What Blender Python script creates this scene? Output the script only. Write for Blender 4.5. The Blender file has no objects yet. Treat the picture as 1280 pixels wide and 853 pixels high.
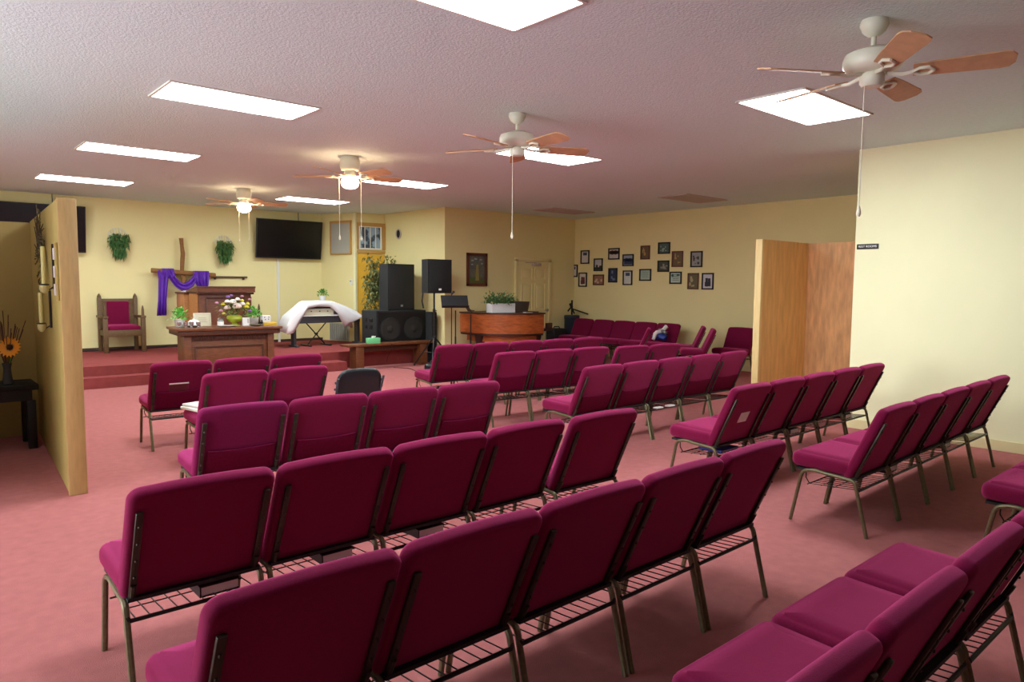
import bpy, bmesh, math, random
from mathutils import Vector, Matrix
from math import sin, cos, pi, radians as RAD

SC = bpy.context.scene
COL = SC.collection

# ------------------------------------------------------------------ camera, world, exposure
EYE = 1.5565
CEIL = 3.034
cam_data = bpy.data.cameras.new('camera')
cam = bpy.data.objects.new('camera', cam_data)
COL.objects.link(cam)
_r = Vector((0.753, -0.658, 0.008)).normalized()
_f = Vector((0.656, 0.750, -0.080)).normalized()
_r = (_r - _f * _r.dot(_f)).normalized()
_u = _r.cross(_f)
M = Matrix((_r, _u, -_f)).transposed().to_4x4()
M.translation = Vector((0, 0, EYE))
cam.matrix_world = M
cam_data.sensor_fit = 'HORIZONTAL'
cam_data.sensor_width = 36.0
cam_data.lens = 24.877
cam_data.clip_start = 0.05
SC.camera = cam

TROFFER = 37.0          # radiance of the ceiling light diffusers
BULB = 40.0             # radiance of the warm fan globes
DAY = 13.5             # radiance of the daylit glass in the left wall
SC.view_settings.view_transform = 'Standard'
SC.view_settings.look = 'None'
SC.view_settings.gamma = 1.0
SC.view_settings.use_curve_mapping = False
SC.view_settings.exposure = 0.0
W = bpy.data.worlds.new('world'); SC.world = W; W.use_nodes = True
W.node_tree.nodes['Background'].inputs[0].default_value = (0.75, 0.85, 1.0, 1)
W.node_tree.nodes['Background'].inputs[1].default_value = 0.5
SC.cycles.max_bounces = 10
SC.cycles.diffuse_bounces = 7
SC.cycles.use_denoising = True
SC.cycles.sample_clamp_indirect = 6.0

# ------------------------------------------------------------------ materials
def lin(c):
    return tuple(((v / 255) / 12.92 if v / 255 <= 0.04045 else ((v / 255 + 0.055) / 1.055) ** 2.4) for v in c) + (1.0,)

MATS = {}
def mat(name, rgb, rough=0.6, metal=0.0, var=0.0, vscale=8.0, bump=0.0, bscale=200.0, stretch=None, emit=None,
        sheen=0.0, spec=0.5, rgb2=None, sharp=False, sheen_rgb=None):
    if name in MATS: return MATS[name]
    m = bpy.data.materials.new(name); m.use_nodes = True
    nt = m.node_tree; b = nt.nodes['Principled BSDF']
    b.inputs['Base Color'].default_value = lin(rgb)
    b.inputs['Roughness'].default_value = rough
    b.inputs['Metallic'].default_value = metal
    b.inputs['Specular IOR Level'].default_value = spec
    if sheen:
        b.inputs['Sheen Weight'].default_value = sheen
        b.inputs['Sheen Roughness'].default_value = 0.5
        b.inputs['Sheen Tint'].default_value = lin(sheen_rgb or rgb)
    tc = None
    def coords(scale):
        tcn = nt.nodes.new('ShaderNodeTexCoord'); mp = nt.nodes.new('ShaderNodeMapping')
        nt.links.new(tcn.outputs['Object'], mp.inputs['Vector'])
        mp.inputs['Scale'].default_value = scale
        return mp.outputs['Vector']
    if var or rgb2:
        n = nt.nodes.new('ShaderNodeTexNoise')
        n.inputs['Scale'].default_value = vscale; n.inputs['Detail'].default_value = 5
        nt.links.new(coords(stretch or (1, 1, 1)), n.inputs['Vector'])
        cr = nt.nodes.new('ShaderNodeValToRGB')
        lo, hi = (0.47, 0.53) if sharp else (0.3, 0.7)
        cr.color_ramp.elements[0].position = lo; cr.color_ramp.elements[1].position = hi
        if rgb2:
            a, c = lin(rgb), lin(rgb2)
        else:
            l = lin(rgb); a = tuple(min(1, v * (1 - var)) for v in l[:3]) + (1,); c = tuple(min(1, v * (1 + var)) for v in l[:3]) + (1,)
        cr.color_ramp.elements[0].color = a; cr.color_ramp.elements[1].color = c
        nt.links.new(n.outputs['Fac'], cr.inputs['Fac'])
        nt.links.new(cr.outputs['Color'], b.inputs['Base Color'])
    if bump:
        n = nt.nodes.new('ShaderNodeTexNoise'); n.inputs['Scale'].default_value = bscale; n.inputs['Detail'].default_value = 3
        nt.links.new(coords((1, 1, 1)), n.inputs['Vector'])
        bp = nt.nodes.new('ShaderNodeBump'); bp.inputs['Strength'].default_value = bump; bp.inputs['Distance'].default_value = 0.01
        nt.links.new(n.outputs['Fac'], bp.inputs['Height']); nt.links.new(bp.outputs['Normal'], b.inputs['Normal'])
    if emit:
        b.inputs['Emission Color'].default_value = emit[0] + (1.0,)
        b.inputs['Emission Strength'].default_value = emit[1]
    MATS[name] = m
    return m

m_wall = mat('painted wall yellow', (236, 225, 164), 0.75, bump=0.12, bscale=90, var=0.02, vscale=1.5)
m_wall_r = mat('painted wall pale yellow', (240, 237, 192), 0.7, bump=0.08, bscale=90, var=0.02, vscale=1.5)
m_mustard = mat('mustard paint', (226, 178, 56), 0.7, var=0.03)
m_ceil = mat('textured ceiling', (216, 236, 238), 0.9, bump=0.55, bscale=70, var=0.03, vscale=30)
m_carpet = mat('rose carpet', (176, 107, 104), 0.97, var=0.07, vscale=14.0, bump=0.6, bscale=260, spec=0.1)
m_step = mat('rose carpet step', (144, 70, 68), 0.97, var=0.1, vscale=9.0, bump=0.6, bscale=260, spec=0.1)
m_base_w = mat('cream baseboard', (226, 214, 160), 0.5)
m_base_d = mat('dark vinyl baseboard', (70, 44, 34), 0.6)
m_fabric = mat('maroon fabric', (112, 13, 54), 0.9, var=0.10, vscale=120, bump=0.25, bscale=420, spec=0.12, sheen=0.8, sheen_rgb=(236, 96, 158))
m_fabric_p = mat('purple maroon fabric', (106, 14, 62), 0.9, var=0.10, vscale=120, bump=0.25, bscale=420, spec=0.12, sheen=0.8, sheen_rgb=(236, 96, 158))
m_pocket = mat('maroon pocket fabric', (98, 10, 46), 0.92, var=0.12, vscale=60, bump=0.3, bscale=300, spec=0.1)
m_tube = mat('bronze chair tube', (118, 112, 84), 0.35, metal=0.6, var=0.15, vscale=60)
m_bar = mat('dark bronze bar', (64, 59, 49), 0.38, metal=0.6)
m_wire = mat('dark wire', (44, 40, 36), 0.45, metal=0.5)
m_black = mat('black plastic', (20, 22, 24), 0.5)
m_grille = mat('speaker grille', (34, 38, 40), 0.6, metal=0.2, bump=0.5, bscale=500)
m_carpetbox = mat('speaker cabinet', (30, 33, 34), 0.85, bump=0.4, bscale=300)
m_cone = mat('speaker cone', (46, 44, 40), 0.7)
m_screen = mat('television screen', (10, 11, 14), 0.25)
m_white = mat('white enamel', (232, 232, 222), 0.4)
m_fan = mat('fan white enamel', (226, 226, 206), 0.38)
m_blade = mat('fan blade light wood', (204, 162, 122), 0.55, var=0.10, vscale=14, stretch=(1, 1, 1))
m_diff = mat('light diffuser', (255, 255, 255), 0.5, emit=((0.86, 0.96, 1.0), TROFFER))
m_day = mat('daylit glass', (255, 255, 255), 0.3, emit=((0.84, 0.93, 1.0), DAY))
m_rear = mat('fill-cutting dark wall', (70, 48, 34), 0.6, var=0.2, vscale=4, stretch=(6, 6, 1))  # invented dark finish for unseen rear walls, keeps bounce off the chair backs
m_bulb = mat('lit fan globe', (255, 240, 220), 0.3, emit=((1.0, 0.66, 0.38), BULB))
m_oak = mat('brown stained oak', (112, 66, 38), 0.42, var=0.3, vscale=6, stretch=(2, 2, 14))
m_oakd = mat('dark stained oak', (82, 48, 32), 0.45, var=0.3, vscale=6, stretch=(14, 2, 2))
m_throne = mat('grey brown oak', (98, 74, 44), 0.5, var=0.25, vscale=8, stretch=(3, 3, 14))
m_pulpit = mat('pulpit walnut', (104, 58, 36), 0.45, var=0.28, vscale=5, stretch=(3, 3, 12))
m_pulpit_l = mat('pulpit light oak', (184, 124, 70), 0.45, var=0.15, vscale=5, stretch=(3, 3, 12))
m_piano = mat('piano mahogany', (168, 88, 42), 0.3, var=0.3, vscale=4, stretch=(2, 2, 9))
m_pianod = mat('piano dark leg', (56, 32, 24), 0.4)
m_ply = mat('birch plywood', (226, 182, 116), 0.55, var=0.13, vscale=3.0, stretch=(6, 6, 1.0))
m_ply2 = mat('rosy plywood', (216, 164, 110), 0.55, var=0.2, vscale=3.0, stretch=(6, 6, 1.2))
m_pine = mat('pale pine edge', (232, 204, 140), 0.55, var=0.08, vscale=4, stretch=(9, 9, 1.0))
m_pan = mat('yellow painted panel', (172, 148, 86), 0.6, var=0.05, vscale=2)
m_post = mat('knotty pine edge', (168, 134, 82), 0.55, var=0.12, vscale=5, stretch=(8, 8, 1.2))
m_bark = mat('cross timber', (140, 96, 52), 0.8, var=0.3, vscale=12, stretch=(4, 4, 10), bump=0.6, bscale=60)
m_purple = mat('purple satin', (96, 40, 170), 0.45, sheen=0.3)
m_cloth = mat('white table cloth', (240, 240, 240), 0.85)
m_leaf = mat('leaf green', (64, 132, 48), 0.6, rgb2=(96, 168, 70), vscale=30)
m_fern = mat('fern green', (52, 96, 44), 0.7, rgb2=(84, 128, 66), vscale=30)
m_ficus = mat('ficus leaf', (60, 82, 44), 0.6, rgb2=(146, 150, 92), vscale=22)
m_bright = mat('bright leaf', (76, 176, 60), 0.55, rgb2=(120, 206, 90), vscale=30)
m_trunk = mat('ficus bark', (92, 70, 48), 0.8)
m_pot = mat('white ceramic', (236, 238, 238), 0.3)
m_green_bowl = mat('lime glazed bowl', (176, 190, 60), 0.25)
m_silver = mat('silver', (205, 205, 205), 0.22, metal=0.9)
m_paper = mat('white paper', (238, 236, 232), 0.8)
m_cream = mat('cream plastic', (222, 216, 190), 0.45)
m_darkgrey = mat('charcoal', (64, 66, 72), 0.55)
m_glass = mat('window pane', (150, 178, 200), 0.12, rgb2=(70, 84, 96), vscale=5, sharp=True)
m_dark = mat('near black', (14, 13, 13), 0.6)
m_vinyl = mat('black vinyl', (26, 32, 36), 0.35)
m_bluedark = mat('dark blue case', (36, 46, 62), 0.6)
m_blue = mat('royal blue cover', (40, 62, 150), 0.4)
m_mint = mat('mint carton', (120, 216, 150), 0.5)
m_gold = mat('yellow cover', (226, 184, 50), 0.5)
m_signb = mat('sign black', (22, 22, 18), 0.5)
m_steel = mat('steel grey', (150, 152, 150), 0.4, metal=0.5)
m_vent = mat('vent brown', (190, 176, 170), 0.6)
m_panelgrey = mat('grey panel sheet', (176, 176, 164), 0.6)
m_woodtrim = mat('tan wood trim', (196, 152, 82), 0.5)
m_redwood = mat('red brown frame', (100, 52, 36), 0.4)
m_chord = mat('cord white', (226, 222, 200), 0.6)

# ------------------------------------------------------------------ mesh collector
class MB:
    def __init__(s): s.v = []; s.f = []
    def add(s, vs, fs):
        o = len(s.v); s.v += [tuple(p) for p in vs]; s.f += [tuple(i + o for i in q) for q in fs]; return s
    def box(s, c, d, rz=0.0, bev=0.0, rx=0.0, ry=0.0, seg=2):
        bm = bmesh.new(); bmesh.ops.create_cube(bm, size=1.0)
        for v in bm.verts: v.co = Vector((v.co.x * d[0], v.co.y * d[1], v.co.z * d[2]))
        if bev: bmesh.ops.bevel(bm, geom=list(bm.edges), offset=min(bev, min(d) * .45), segments=seg, affect='EDGES', profile=0.5)
        R = Matrix.Rotation(rz, 4, 'Z') @ Matrix.Rotation(ry, 4, 'Y') @ Matrix.Rotation(rx, 4, 'X')
        bm.verts.index_update()
        s.add([R @ v.co + Vector(c) for v in bm.verts], [[v.index for v in f.verts] for f in bm.faces]); bm.free(); return s
    def tube(s, path, r, seg=8, close=False, flat=None):
        P = [Vector(p) for p in path]; n = len(P); rs = r if isinstance(r, (list, tuple)) else [r] * n
        vs = []; up = None
        for i in range(n):
            t = (P[min(i + 1, n - 1)] - P[max(i - 1, 0)]).normalized()
            if up is None:
                up = Vector((0, 0, 1)) if abs(t.z) < 0.9 else Vector((1, 0, 0))
            a = t.cross(up).normalized(); b = a.cross(t).normalized(); up = b
            for k in range(seg):
                th = 2 * pi * k / seg
                vs.append(P[i] + (a * cos(th) + b * sin(th)) * rs[i])
        fs = []
        for i in range(n - 1):
            for k in range(seg):
                k2 = (k + 1) % seg
                fs.append((i * seg + k, i * seg + k2, (i + 1) * seg + k2, (i + 1) * seg + k))
        fs.append(tuple(range(seg))[::-1]); fs.append(tuple((n - 1) * seg + k for k in range(seg)))
        return s.add(vs, fs)
    def cyl(s, a, b, r, seg=16): return s.tube([a, b], r, seg)
    def lathe(s, c, prof, seg=24):
        vs = []; n = len(prof)
        for (r, z) in prof:
            for k in range(seg):
                th = 2 * pi * k / seg; vs.append((c[0] + r * cos(th), c[1] + r * sin(th), c[2] + z))
        fs = [(i * seg + k, i * seg + (k + 1) % seg, (i + 1) * seg + (k + 1) % seg, (i + 1) * seg + k) for i in range(n - 1) for k in range(seg)]
        fs.append(tuple(range(seg))[::-1]); fs.append(tuple((n - 1) * seg + k for k in range(seg)))
        return s.add(vs, fs)
    def prism(s, poly, z0, z1, T=None):
        n = len(poly)
        vs = [Vector((p[0], p[1], z0)) for p in poly] + [Vector((p[0], p[1], z1)) for p in poly]
        if T is not None: vs = [T @ v for v in vs]
        fs = [(i, (i + 1) % n, n + (i + 1) % n, n + i) for i in range(n)] + [tuple(range(n))[::-1], tuple(range(n, 2 * n))]
        return s.add(vs, fs)
    def sphere(s, c, r, seg=12, ring=8):
        r = r if isinstance(r, (tuple, list)) else (r, r, r)
        vs = [(c[0], c[1], c[2] - r[2])]
        for i in range(1, ring):
            ph = -pi / 2 + pi * i / ring
            for k in range(seg):
                th = 2 * pi * k / seg
                vs.append((c[0] + r[0] * cos(ph) * cos(th), c[1] + r[1] * cos(ph) * sin(th), c[2] + r[2] * sin(ph)))
        vs.append((c[0], c[1], c[2] + r[2])); fs = []
        for k in range(seg):
            fs.append((0, 1 + (k + 1) % seg, 1 + k))
            for i in range(ring - 2):
                a = 1 + i * seg; fs.append((a + k, a + (k + 1) % seg, a + seg + (k + 1) % seg, a + seg + k))
            a = 1 + (ring - 2) * seg; fs.append((a + k, a + (k + 1) % seg, len(vs) - 1))
        return s.add(vs, fs)
    def leaf(s, p, d, L, w, up=Vector((0, 0, 1)), bend=0.25):
        d = Vector(d).normalized(); a = d.cross(up)
        if a.length < 1e-3: a = Vector((1, 0, 0))
        a.normalize(); n = a.cross(d); p = Vector(p)
        m = p + d * L * .5 + n * L * .06
        e = p + d * L - Vector((0, 0, 1)) * L * bend
        return s.add([p, m + a * w / 2, m, m - a * w / 2, e], [(0, 1, 2), (0, 2, 3), (1, 4, 2), (2, 4, 3)])
    def cushion(s, w, h, t, rc, re, T, bulge=0.01, crown=0.0):
        # rounded slab in local x (w), y (h), thickness z (t); T places it
        N = 6
        def ring(d):
            W2, H2, r = w / 2 - d, h / 2 - d, max(rc - d, 0.006); out = []
            for (cx, cy, a0) in ((W2 - r, H2 - r, 0), (-(W2 - r), H2 - r, 90), (-(W2 - r), -(H2 - r), 180), (W2 - r, -(H2 - r), 270)):
                for k in range(N + 1):
                    a = RAD(a0 + 90 * k / N); out.append((cx + r * cos(a), cy + r * sin(a)))
                # a few points on the straight to carry the crown
                nx = {0: (-(W2 - r), H2), 90: (-W2, -(H2 - r)), 180: (W2 - r, -H2), 270: (W2, H2 - r)}[a0]
                l = out[-1]
                for q in (.25, .5, .75): out.append((l[0] + (nx[0] - l[0]) * q, l[1] + (nx[1] - l[1]) * q))
            return out
        rings = []
        K = 4
        for k in range(K + 1):
            a = pi / 2 * k / K; rings.append((re * (1 - sin(a)), -t / 2 + re * (1 - cos(a)))) if 0 else None
        prof = [(re * (1 - sin(pi / 2 * k / K)), -t / 2 + re * (1 - cos(pi / 2 * k / K))) for k in range(K + 1)]
        prof += [(re * (1 - cos(pi / 2 * k / K)), t / 2 - re * (1 - sin(pi / 2 * k / K))) for k in range(K + 1)]
        vs = []; n = None
        def put(d, z):
            nonlocal n
            rg = ring(d); n = len(rg)
            for (x, y) in rg:
                yy = y + crown * (1 - (2 * x / w) ** 2) * (1 if y > 0 else 0) * max(0, y / (h / 2))
                vs.append(T @ Vector((x, yy, z)))
        inner = [min(w, h) * q for q in (.36, .22, .10)]
        seq = [(d, -t / 2 - bulge * .3 * (d / inner[0])) for d in inner] + prof + [(d, t / 2 + bulge * (1 - (1 - d / inner[0]) ** 2)) for d in inner[::-1]]
        for d, z in seq: put(d, z)
        m = len(seq)
        fs = [(i * n + k, i * n + (k + 1) % n, (i + 1) * n + (k + 1) % n, (i + 1) * n + k) for i in range(m - 1) for k in range(n)]
        fs.append(tuple(range(n))[::-1]); fs.append(tuple((m - 1) * n + k for k in range(n)))
        return s.add(vs, fs)
    def build(s, name, m, parent=None, smooth=True, ang=42):
        me = bpy.data.meshes.new(name); me.from_pydata(s.v, [], s.f); me.validate(); me.update()
        bm = bmesh.new(); bm.from_mesh(me); bmesh.ops.recalc_face_normals(bm, faces=bm.faces); bm.to_mesh(me); bm.free()
        me.materials.append(m)
        if smooth:
            me.polygons.foreach_set('use_smooth', [True] * len(me.polygons)); me.set_sharp_from_angle(angle=RAD(ang))
        o = bpy.data.objects.new(name, me); COL.objects.link(o)
        if parent is not None: o.parent = parent
        return o

def thing(name, label, cat, loc=(0, 0, 0), rz=0.0, group=None):
    o = bpy.data.objects.new(name, None); COL.objects.link(o)
    o.empty_display_size = 0.1
    o.location = loc; o.rotation_euler = (0, 0, rz); o['label'] = label; o['category'] = cat
    if group: o['group'] = group
    return o
def tag(o, label, cat, group=None):
    o['label'] = label; o['category'] = cat
    if group: o['group'] = group
    return o
def struct(o, label=None):
    o['kind'] = 'structure'
    if label: o['label'] = label
    return o
def dup(root, loc, rz, label, group=None):
    r = root.copy(); COL.objects.link(r); r.location = loc; r.rotation_euler = (0, 0, rz); r['label'] = label
    if group: r['group'] = group
    def rec(a, b):
        for ch in list(a.children):
            c = ch.copy(); COL.objects.link(c); c.parent = b; rec(ch, c)
    rec(root, r)
    return r

# ------------------------------------------------------------------ the setting
XR, YD, XP, YS = 7.941, 11.258, 11.718, 14.468
XL, YB = -3.5, -6.0
b = MB(); b.box(((XL + XP) / 2, (YB + YS) / 2, -0.05), (XP - XL + .6, YS - YB + .6, 0.1)); struct(b.build('floor', m_carpet))
b = MB(); b.box(((XL + XP) / 2, (YB + YS) / 2, CEIL + 0.05), (XP - XL + .6, YS - YB + .6, 0.1)); struct(b.build('ceiling', m_ceil))
def wall(name, p0, p1, m, th=0.12, side=1, z0=0, z1=CEIL):
    p0 = Vector(p0 + (0,)); p1 = Vector(p1 + (0,)); d = (p1 - p0).normalized(); n = Vector((-d.y, d.x, 0)) * side
    q = [p0, p1, p1 + n * th, p0 + n * th]
    b = MB(); b.prism([(v.x, v.y) for v in q], z0, z1); return struct(b.build(name, m, smooth=False))
wall('wall_stage', (XL, YS), (7.16, YS), m_wall)
wall('wall_left', (XL, 1.6), (XL, YS), m_wall)
wall('wall_entry', (XL, YB), (XL, 1.6), m_rear)  # unseen rear stretch of the left wall, darkened to cut fill light
for k, (y0, y1) in enumerate(((2.6, 4.1), (4.25, 5.75), (5.9, 7.4))):
    b = MB(); b.box((XL + .01, (y0 + y1) / 2, 1.15), (0.02, y1 - y0, 2.1)); w = struct(b.build('window_%d' % (k + 2), m_day, smooth=False), 'daylit glass in the left wall')
    b = MB()
    for (cy, cz, sy, sz) in ((y0, 1.15, .07, 2.2), (y1, 1.15, .07, 2.2), ((y0 + y1) / 2, .08, y1 - y0, .07), ((y0 + y1) / 2, 2.22, y1 - y0, .07), ((y0 + y1) / 2, 1.15, .05, 2.1)): b.box((XL + .03, cy, cz), (.05, sy, sz))
    b.build('window_frame', m_white, w, smooth=False)
wall('wall_back', (XP, YB), (XL, YB), m_rear)  # unseen, made dark to cut fill light from behind
wall('wall_right', (XR, YB), (XR, 3.40), m_wall_r, side=-1)
wall('wall_passage', (XR + .12, 3.28), (XP, 3.28), m_wall, side=-1)
wall('wall_pictures', (XP, YB), (XP, YD + .12), m_wall, side=-1)
wall('wall_door', (8.12, YD), (XP, YD), m_wall)
wall('wall_recess', (7.10, YS), (7.40, 13.53), m_wall)
wall('wall_window', (7.40, 13.53), (8.06, 13.42), m_wall)
wall('wall_alcove', (8.06, 13.42), (8.12, YD), m_wall)
# baseboards and trims
def strip(name, p0, p1, m, h, th, side, z0=0.0):
    return wall(name, p0, p1, m, th, side, z0, z0 + h)
strip('baseboard_right', (XR - .001, YB), (XR - .001, 3.40), m_base_w, 0.10, 0.014, 1)
strip('baseboard_pictures', (XP - .001, 3.4), (XP - .001, YD), m_base_w, 0.09, 0.014, 1)
strip('baseboard_door', (8.13, YD - .001), (9.9, YD - .001), m_base_w, 0.09, 0.014, -1)
strip('baseboard_stage', (0.2, YS - .001), (7.1, YS - .001), m_base_d, 0.055, 0.016, -1, 0.30)
b = MB(); b.box((8.115, YD + .03, CEIL / 2), (0.055, 0.09, CEIL)); struct(b.build('trim_corner', m_wall))
b = MB(); b.box((7.395, 13.50, (CEIL + .3) / 2), (0.06, 0.06, CEIL - .3), rz=.3); struct(b.build('trim_recess', m_wall_r))
b = MB(); b.box((6.11, YS - .012, 1.17), (0.05, 0.022, 1.76)); struct(b.build('trim_raceway', m_white), 'white cable raceway running down below the right television')
# mustard painted panel under the barred window
dW = Vector((8.06 - 7.40, 13.42 - 13.53, 0)).normalized(); rzW = math.atan2(dW.y, dW.x); nW = Vector((dW.y, -dW.x, 0))
cW = Vector((7.73, 13.475, 0))
b = MB(); b.box(cW + nW * .006 + Vector((0, 0, (2.17 + .3) / 2)), (0.64, 0.012, 2.17 - .3), rz=rzW); struct(b.build('trim_mustard_panel', m_mustard))
# window
w = struct(MB().box(cW + nW * .004 + Vector((0, 0, 2.52)), (0.47, 0.008, 0.47), rz=rzW).build('window_1', m_glass), 'small barred window high in the corner')
fb = MB()
for (dx, dz, sx, sz) in ((0, .275, .66, .075), (0, -.30, .66, .05), (-.30, 0, .07, .5), (.30, 0, .07, .5)):
    fb.box(cW + nW * .025 + dW * dx + Vector((0, 0, 2.52 + dz)), (sx, 0.05, sz), rz=rzW)
o = fb.build('window_frame', m_woodtrim, w, smooth=False); o['label'] = 'tan wooden window surround'
fb = MB()
for (dx, dz, sx, sz) in ((0, .235, .51, .03), (0, -.235, .51, .03), (-.24, 0, .03, .48), (.24, 0, .03, .48)):
    fb.box(cW + nW * .03 + dW * dx + Vector((0, 0, 2.52 + dz)), (sx, 0.03, sz), rz=rzW)
fb.build('window_sash', m_white, w, smooth=False)
for dx in (-.12, 0, .12):
    MB().box(cW + nW * .03 + dW * dx + Vector((0, 0, 2.52)), (0.014, 0.014, 0.46), rz=rzW).build('window_bar', m_white, w, smooth=False)
# door in the far wall
b = MB(); x0, x1, zt = 9.98, 10.86, 2.04
b.box(((x0 + x1) / 2, YD - .015, zt / 2), (x1 - x0, 0.03, zt))
d1 = struct(b.build('door_1', m_wall, smooth=False), 'pale six-panel door beside the picture wall')
b = MB()
for i in (0, 1):
    cx = x0 + (x1 - x0) * (.28 + .44 * i)
    for (z0, z1) in ((.2, .92), (1.0, 1.58), (1.66, 1.92)):
        for (a, c, sx, sz) in (((cx, (z0)), 0, .30, .022), ((cx, z1), 0, .30, .022), ((cx - .15, (z0 + z1) / 2), 0, .022, z1 - z0), ((cx + .15, (z0 + z1) / 2), 0, .022, z1 - z0)):
            b.box((a[0], YD - .036, a[1]), (sx, 0.016, sz))
        b.box((cx, YD - .034, (z0 + z1) / 2), (.22, 0.012, z1 - z0 - .09), bev=.006)
b.build('door_panel_moulding', m_wall, d1)
b = MB()
for (cx, cz, sx, sz) in ((x0 - .045, zt / 2, .08, zt + .08), (x1 + .045, zt / 2, .08, zt + .08), ((x0 + x1) / 2, zt + .045, x1 - x0 + .17, .08)):
    b.box((cx, YD - .022, cz), (sx, 0.044, sz), bev=.006)
b.build('door_frame', m_wall, d1)
b = MB(); b.cyl((x1 - .07, YD - .03, 1.0), (x1 - .07, YD - .07, 1.0), .012); b.sphere((x1 - .07, YD - .09, 1.0), .03); b.build('door_handle', m_steel, d1)
b = MB(); b.box(((x0 + x1) / 2 + .06, YD - .06, 1.985), (.24, .06, .06), bev=.01); b.box(((x0 + x1) / 2 - .1, YD - .06, 2.02), (.3, .02, .015)); b.build('door_closer', m_vent, d1)
# raised platform and its two carpeted steps
PH = 0.30
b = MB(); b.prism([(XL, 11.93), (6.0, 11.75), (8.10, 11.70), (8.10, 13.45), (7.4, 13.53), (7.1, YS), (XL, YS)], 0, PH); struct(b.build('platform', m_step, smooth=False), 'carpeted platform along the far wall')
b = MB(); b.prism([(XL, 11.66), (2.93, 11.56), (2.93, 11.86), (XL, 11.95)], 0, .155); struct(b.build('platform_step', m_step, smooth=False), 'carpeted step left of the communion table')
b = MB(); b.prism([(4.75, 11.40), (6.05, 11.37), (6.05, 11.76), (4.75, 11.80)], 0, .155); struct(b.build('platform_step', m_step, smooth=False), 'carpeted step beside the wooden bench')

# ------------------------------------------------------------------ ceiling lights
def troffer(x, y, label):
    t = thing('ceiling_light', label, 'ceiling light', (x, y, CEIL), group='recessed fluorescent ceiling lights')
    b = MB()
    for (cx, cy, sx, sy) in ((0, .282, 1.20, .02), (0, -.282, 1.20, .02), (.59, 0, .02, .56), (-.59, 0, .02, .56)):
        b.box((cx, cy, -.006), (sx, sy, .012))
    b.build('frame', m_white, t, smooth=False)
    b = MB(); b.box((0, 0, -.004), (1.155, .54, .008)); b.build('diffuser', m_diff, t, smooth=False)
TX = (2.206, 5.769)
NAMES = {(0, 0): 'large white ceiling light panel at the top edge, nearest overhead', (0, 1): 'white ceiling light panel over the left block, second largest on that side',
         (0, 2): 'long white ceiling light panel, middle one above the left partition', (0, 3): 'farthest left ceiling light panel, above the high-backed chair on the stage',
         (1, 0): 'white ceiling light panel under the nearest fan on the right', (1, 1): 'white ceiling light panel behind the middle fan with one pull chain',
         (1, 2): 'white ceiling light panel right of the lit fan with two chains', (1, 3): 'farthest ceiling light panel, above the right television'}
for c in (0, 1):
    for r in range(4):
        troffer(TX[c], 2.918 + 3.048 * r, NAMES[(c, r)])

# ------------------------------------------------------------------ ceiling fans
def fan(loc, base, flush, lit, label, chains):
    t = thing('ceiling_fan', label, 'ceiling fan', loc, group='white ceiling fans')
    if flush:
        zb = -.235
        MB().lathe((0, 0, 0), [(.10, 0), (.105, -.03), (.115, -.05), (.115, -.13), (.10, -.16), (.06, -.165)]).build('canopy', m_fan, t)
        MB().lathe((0, 0, 0), [(.055, -.16), (.07, -.19), (.07, -.225), (.05, -.24)]).build('motor', m_fan, t)
    else:
        zb = -.305
        MB().lathe((0, 0, 0), [(.07, 0), (.075, -.025), (.06, -.06), (.03, -.085), (.018, -.09)]).build('canopy', m_fan, t)
        MB().cyl((0, 0, -.085), (0, 0, -.17), .014, 12).build('downrod', m_fan, t)
        MB().lathe((0, 0, 0), [(.03, -.15), (.09, -.16), (.145, -.185), (.155, -.21), (.155, -.245), (.13, -.275), (.09, -.285)], 32).build('motor', m_fan, t)
        MB().lathe((0, 0, 0), [(.05, -.28), (.065, -.30), (.065, -.34), (.05, -.36), (.02, -.365)]).build('switch_housing', m_fan, t)
    for k in range(5):
        a = RAD(base + 72 * k); R = Matrix.Rotation(a, 4, 'Z')
        pit = RAD(-15)
        T = R @ Matrix.Translation((.20, 0, zb + .012)) @ Matrix.Rotation(pit, 4, 'X')
        poly = [(0, -.056), (.10, -.066), (.40, -.078), (.44, -.07), (.465, -.035), (.465, .035), (.44, .07), (.40, .078), (.10, .066), (0, .056)]
        bl = MB().prism(poly, -.004, .004, T).build('blade', m_blade, t, smooth=False)
        b = MB()
        b.tube([R @ Vector((.07, 0, zb + .01)), R @ Vector((.15, 0, zb - .005)), R @ Vector((.20, 0, zb))], .011, 8)
        for sy in (-1, 1):
            b.tube([T @ Vector((-.01, 0, -.012)), T @ Vector((.03, .032 * sy, -.012)), T @ Vector((.075, .032 * sy, -.012)), T @ Vector((.10, 0, -.012))], .009, 6)
        b.build('blade_bracket', m_fan, bl)
    if lit:
        g = MB().lathe((0, 0, 0), [(.045, -.235), (.09, -.255), (.105, -.29), (.10, -.33), (.07, -.36), (.03, -.372), (.0, -.374)], 20).build('lamp_globe', m_bulb, t)
        g['label'] = 'glowing glass lamp globe'
    for (dx, dy, z1) in chains:
        b = MB(); b.cyl((dx, dy, zb), (dx, dy, z1), .0028, 6); b.lathe((dx, dy, z1 - .05), [(.004, .06), (.012, .03), (.013, .012), (.006, 0)], 10)
        b.build('pull_chain', m_chord, t)
    return t
fan((4.18, 1.74, CEIL), 3, False, False, 'nearest white ceiling fan with five wood blades, upper right', [(-.045, 0.02, -1.03)])
fan((4.16, 4.71, CEIL), 48, False, False, 'middle ceiling fan on a short rod with one long pull chain', [(-.05, 0.0, -1.03)])
fan((4.12, 7.63, CEIL), 66, True, True, 'lit flush ceiling fan with two long pull chains before the corner', [(-.10, .08, -.92), (.10, -.08, -.93)])
fan((4.28, 11.40, CEIL), 55, True, True, 'farthest lit flush ceiling fan, above the cross', [(-.06, .06, -.80), (.06, -.04, -.78)])

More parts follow.
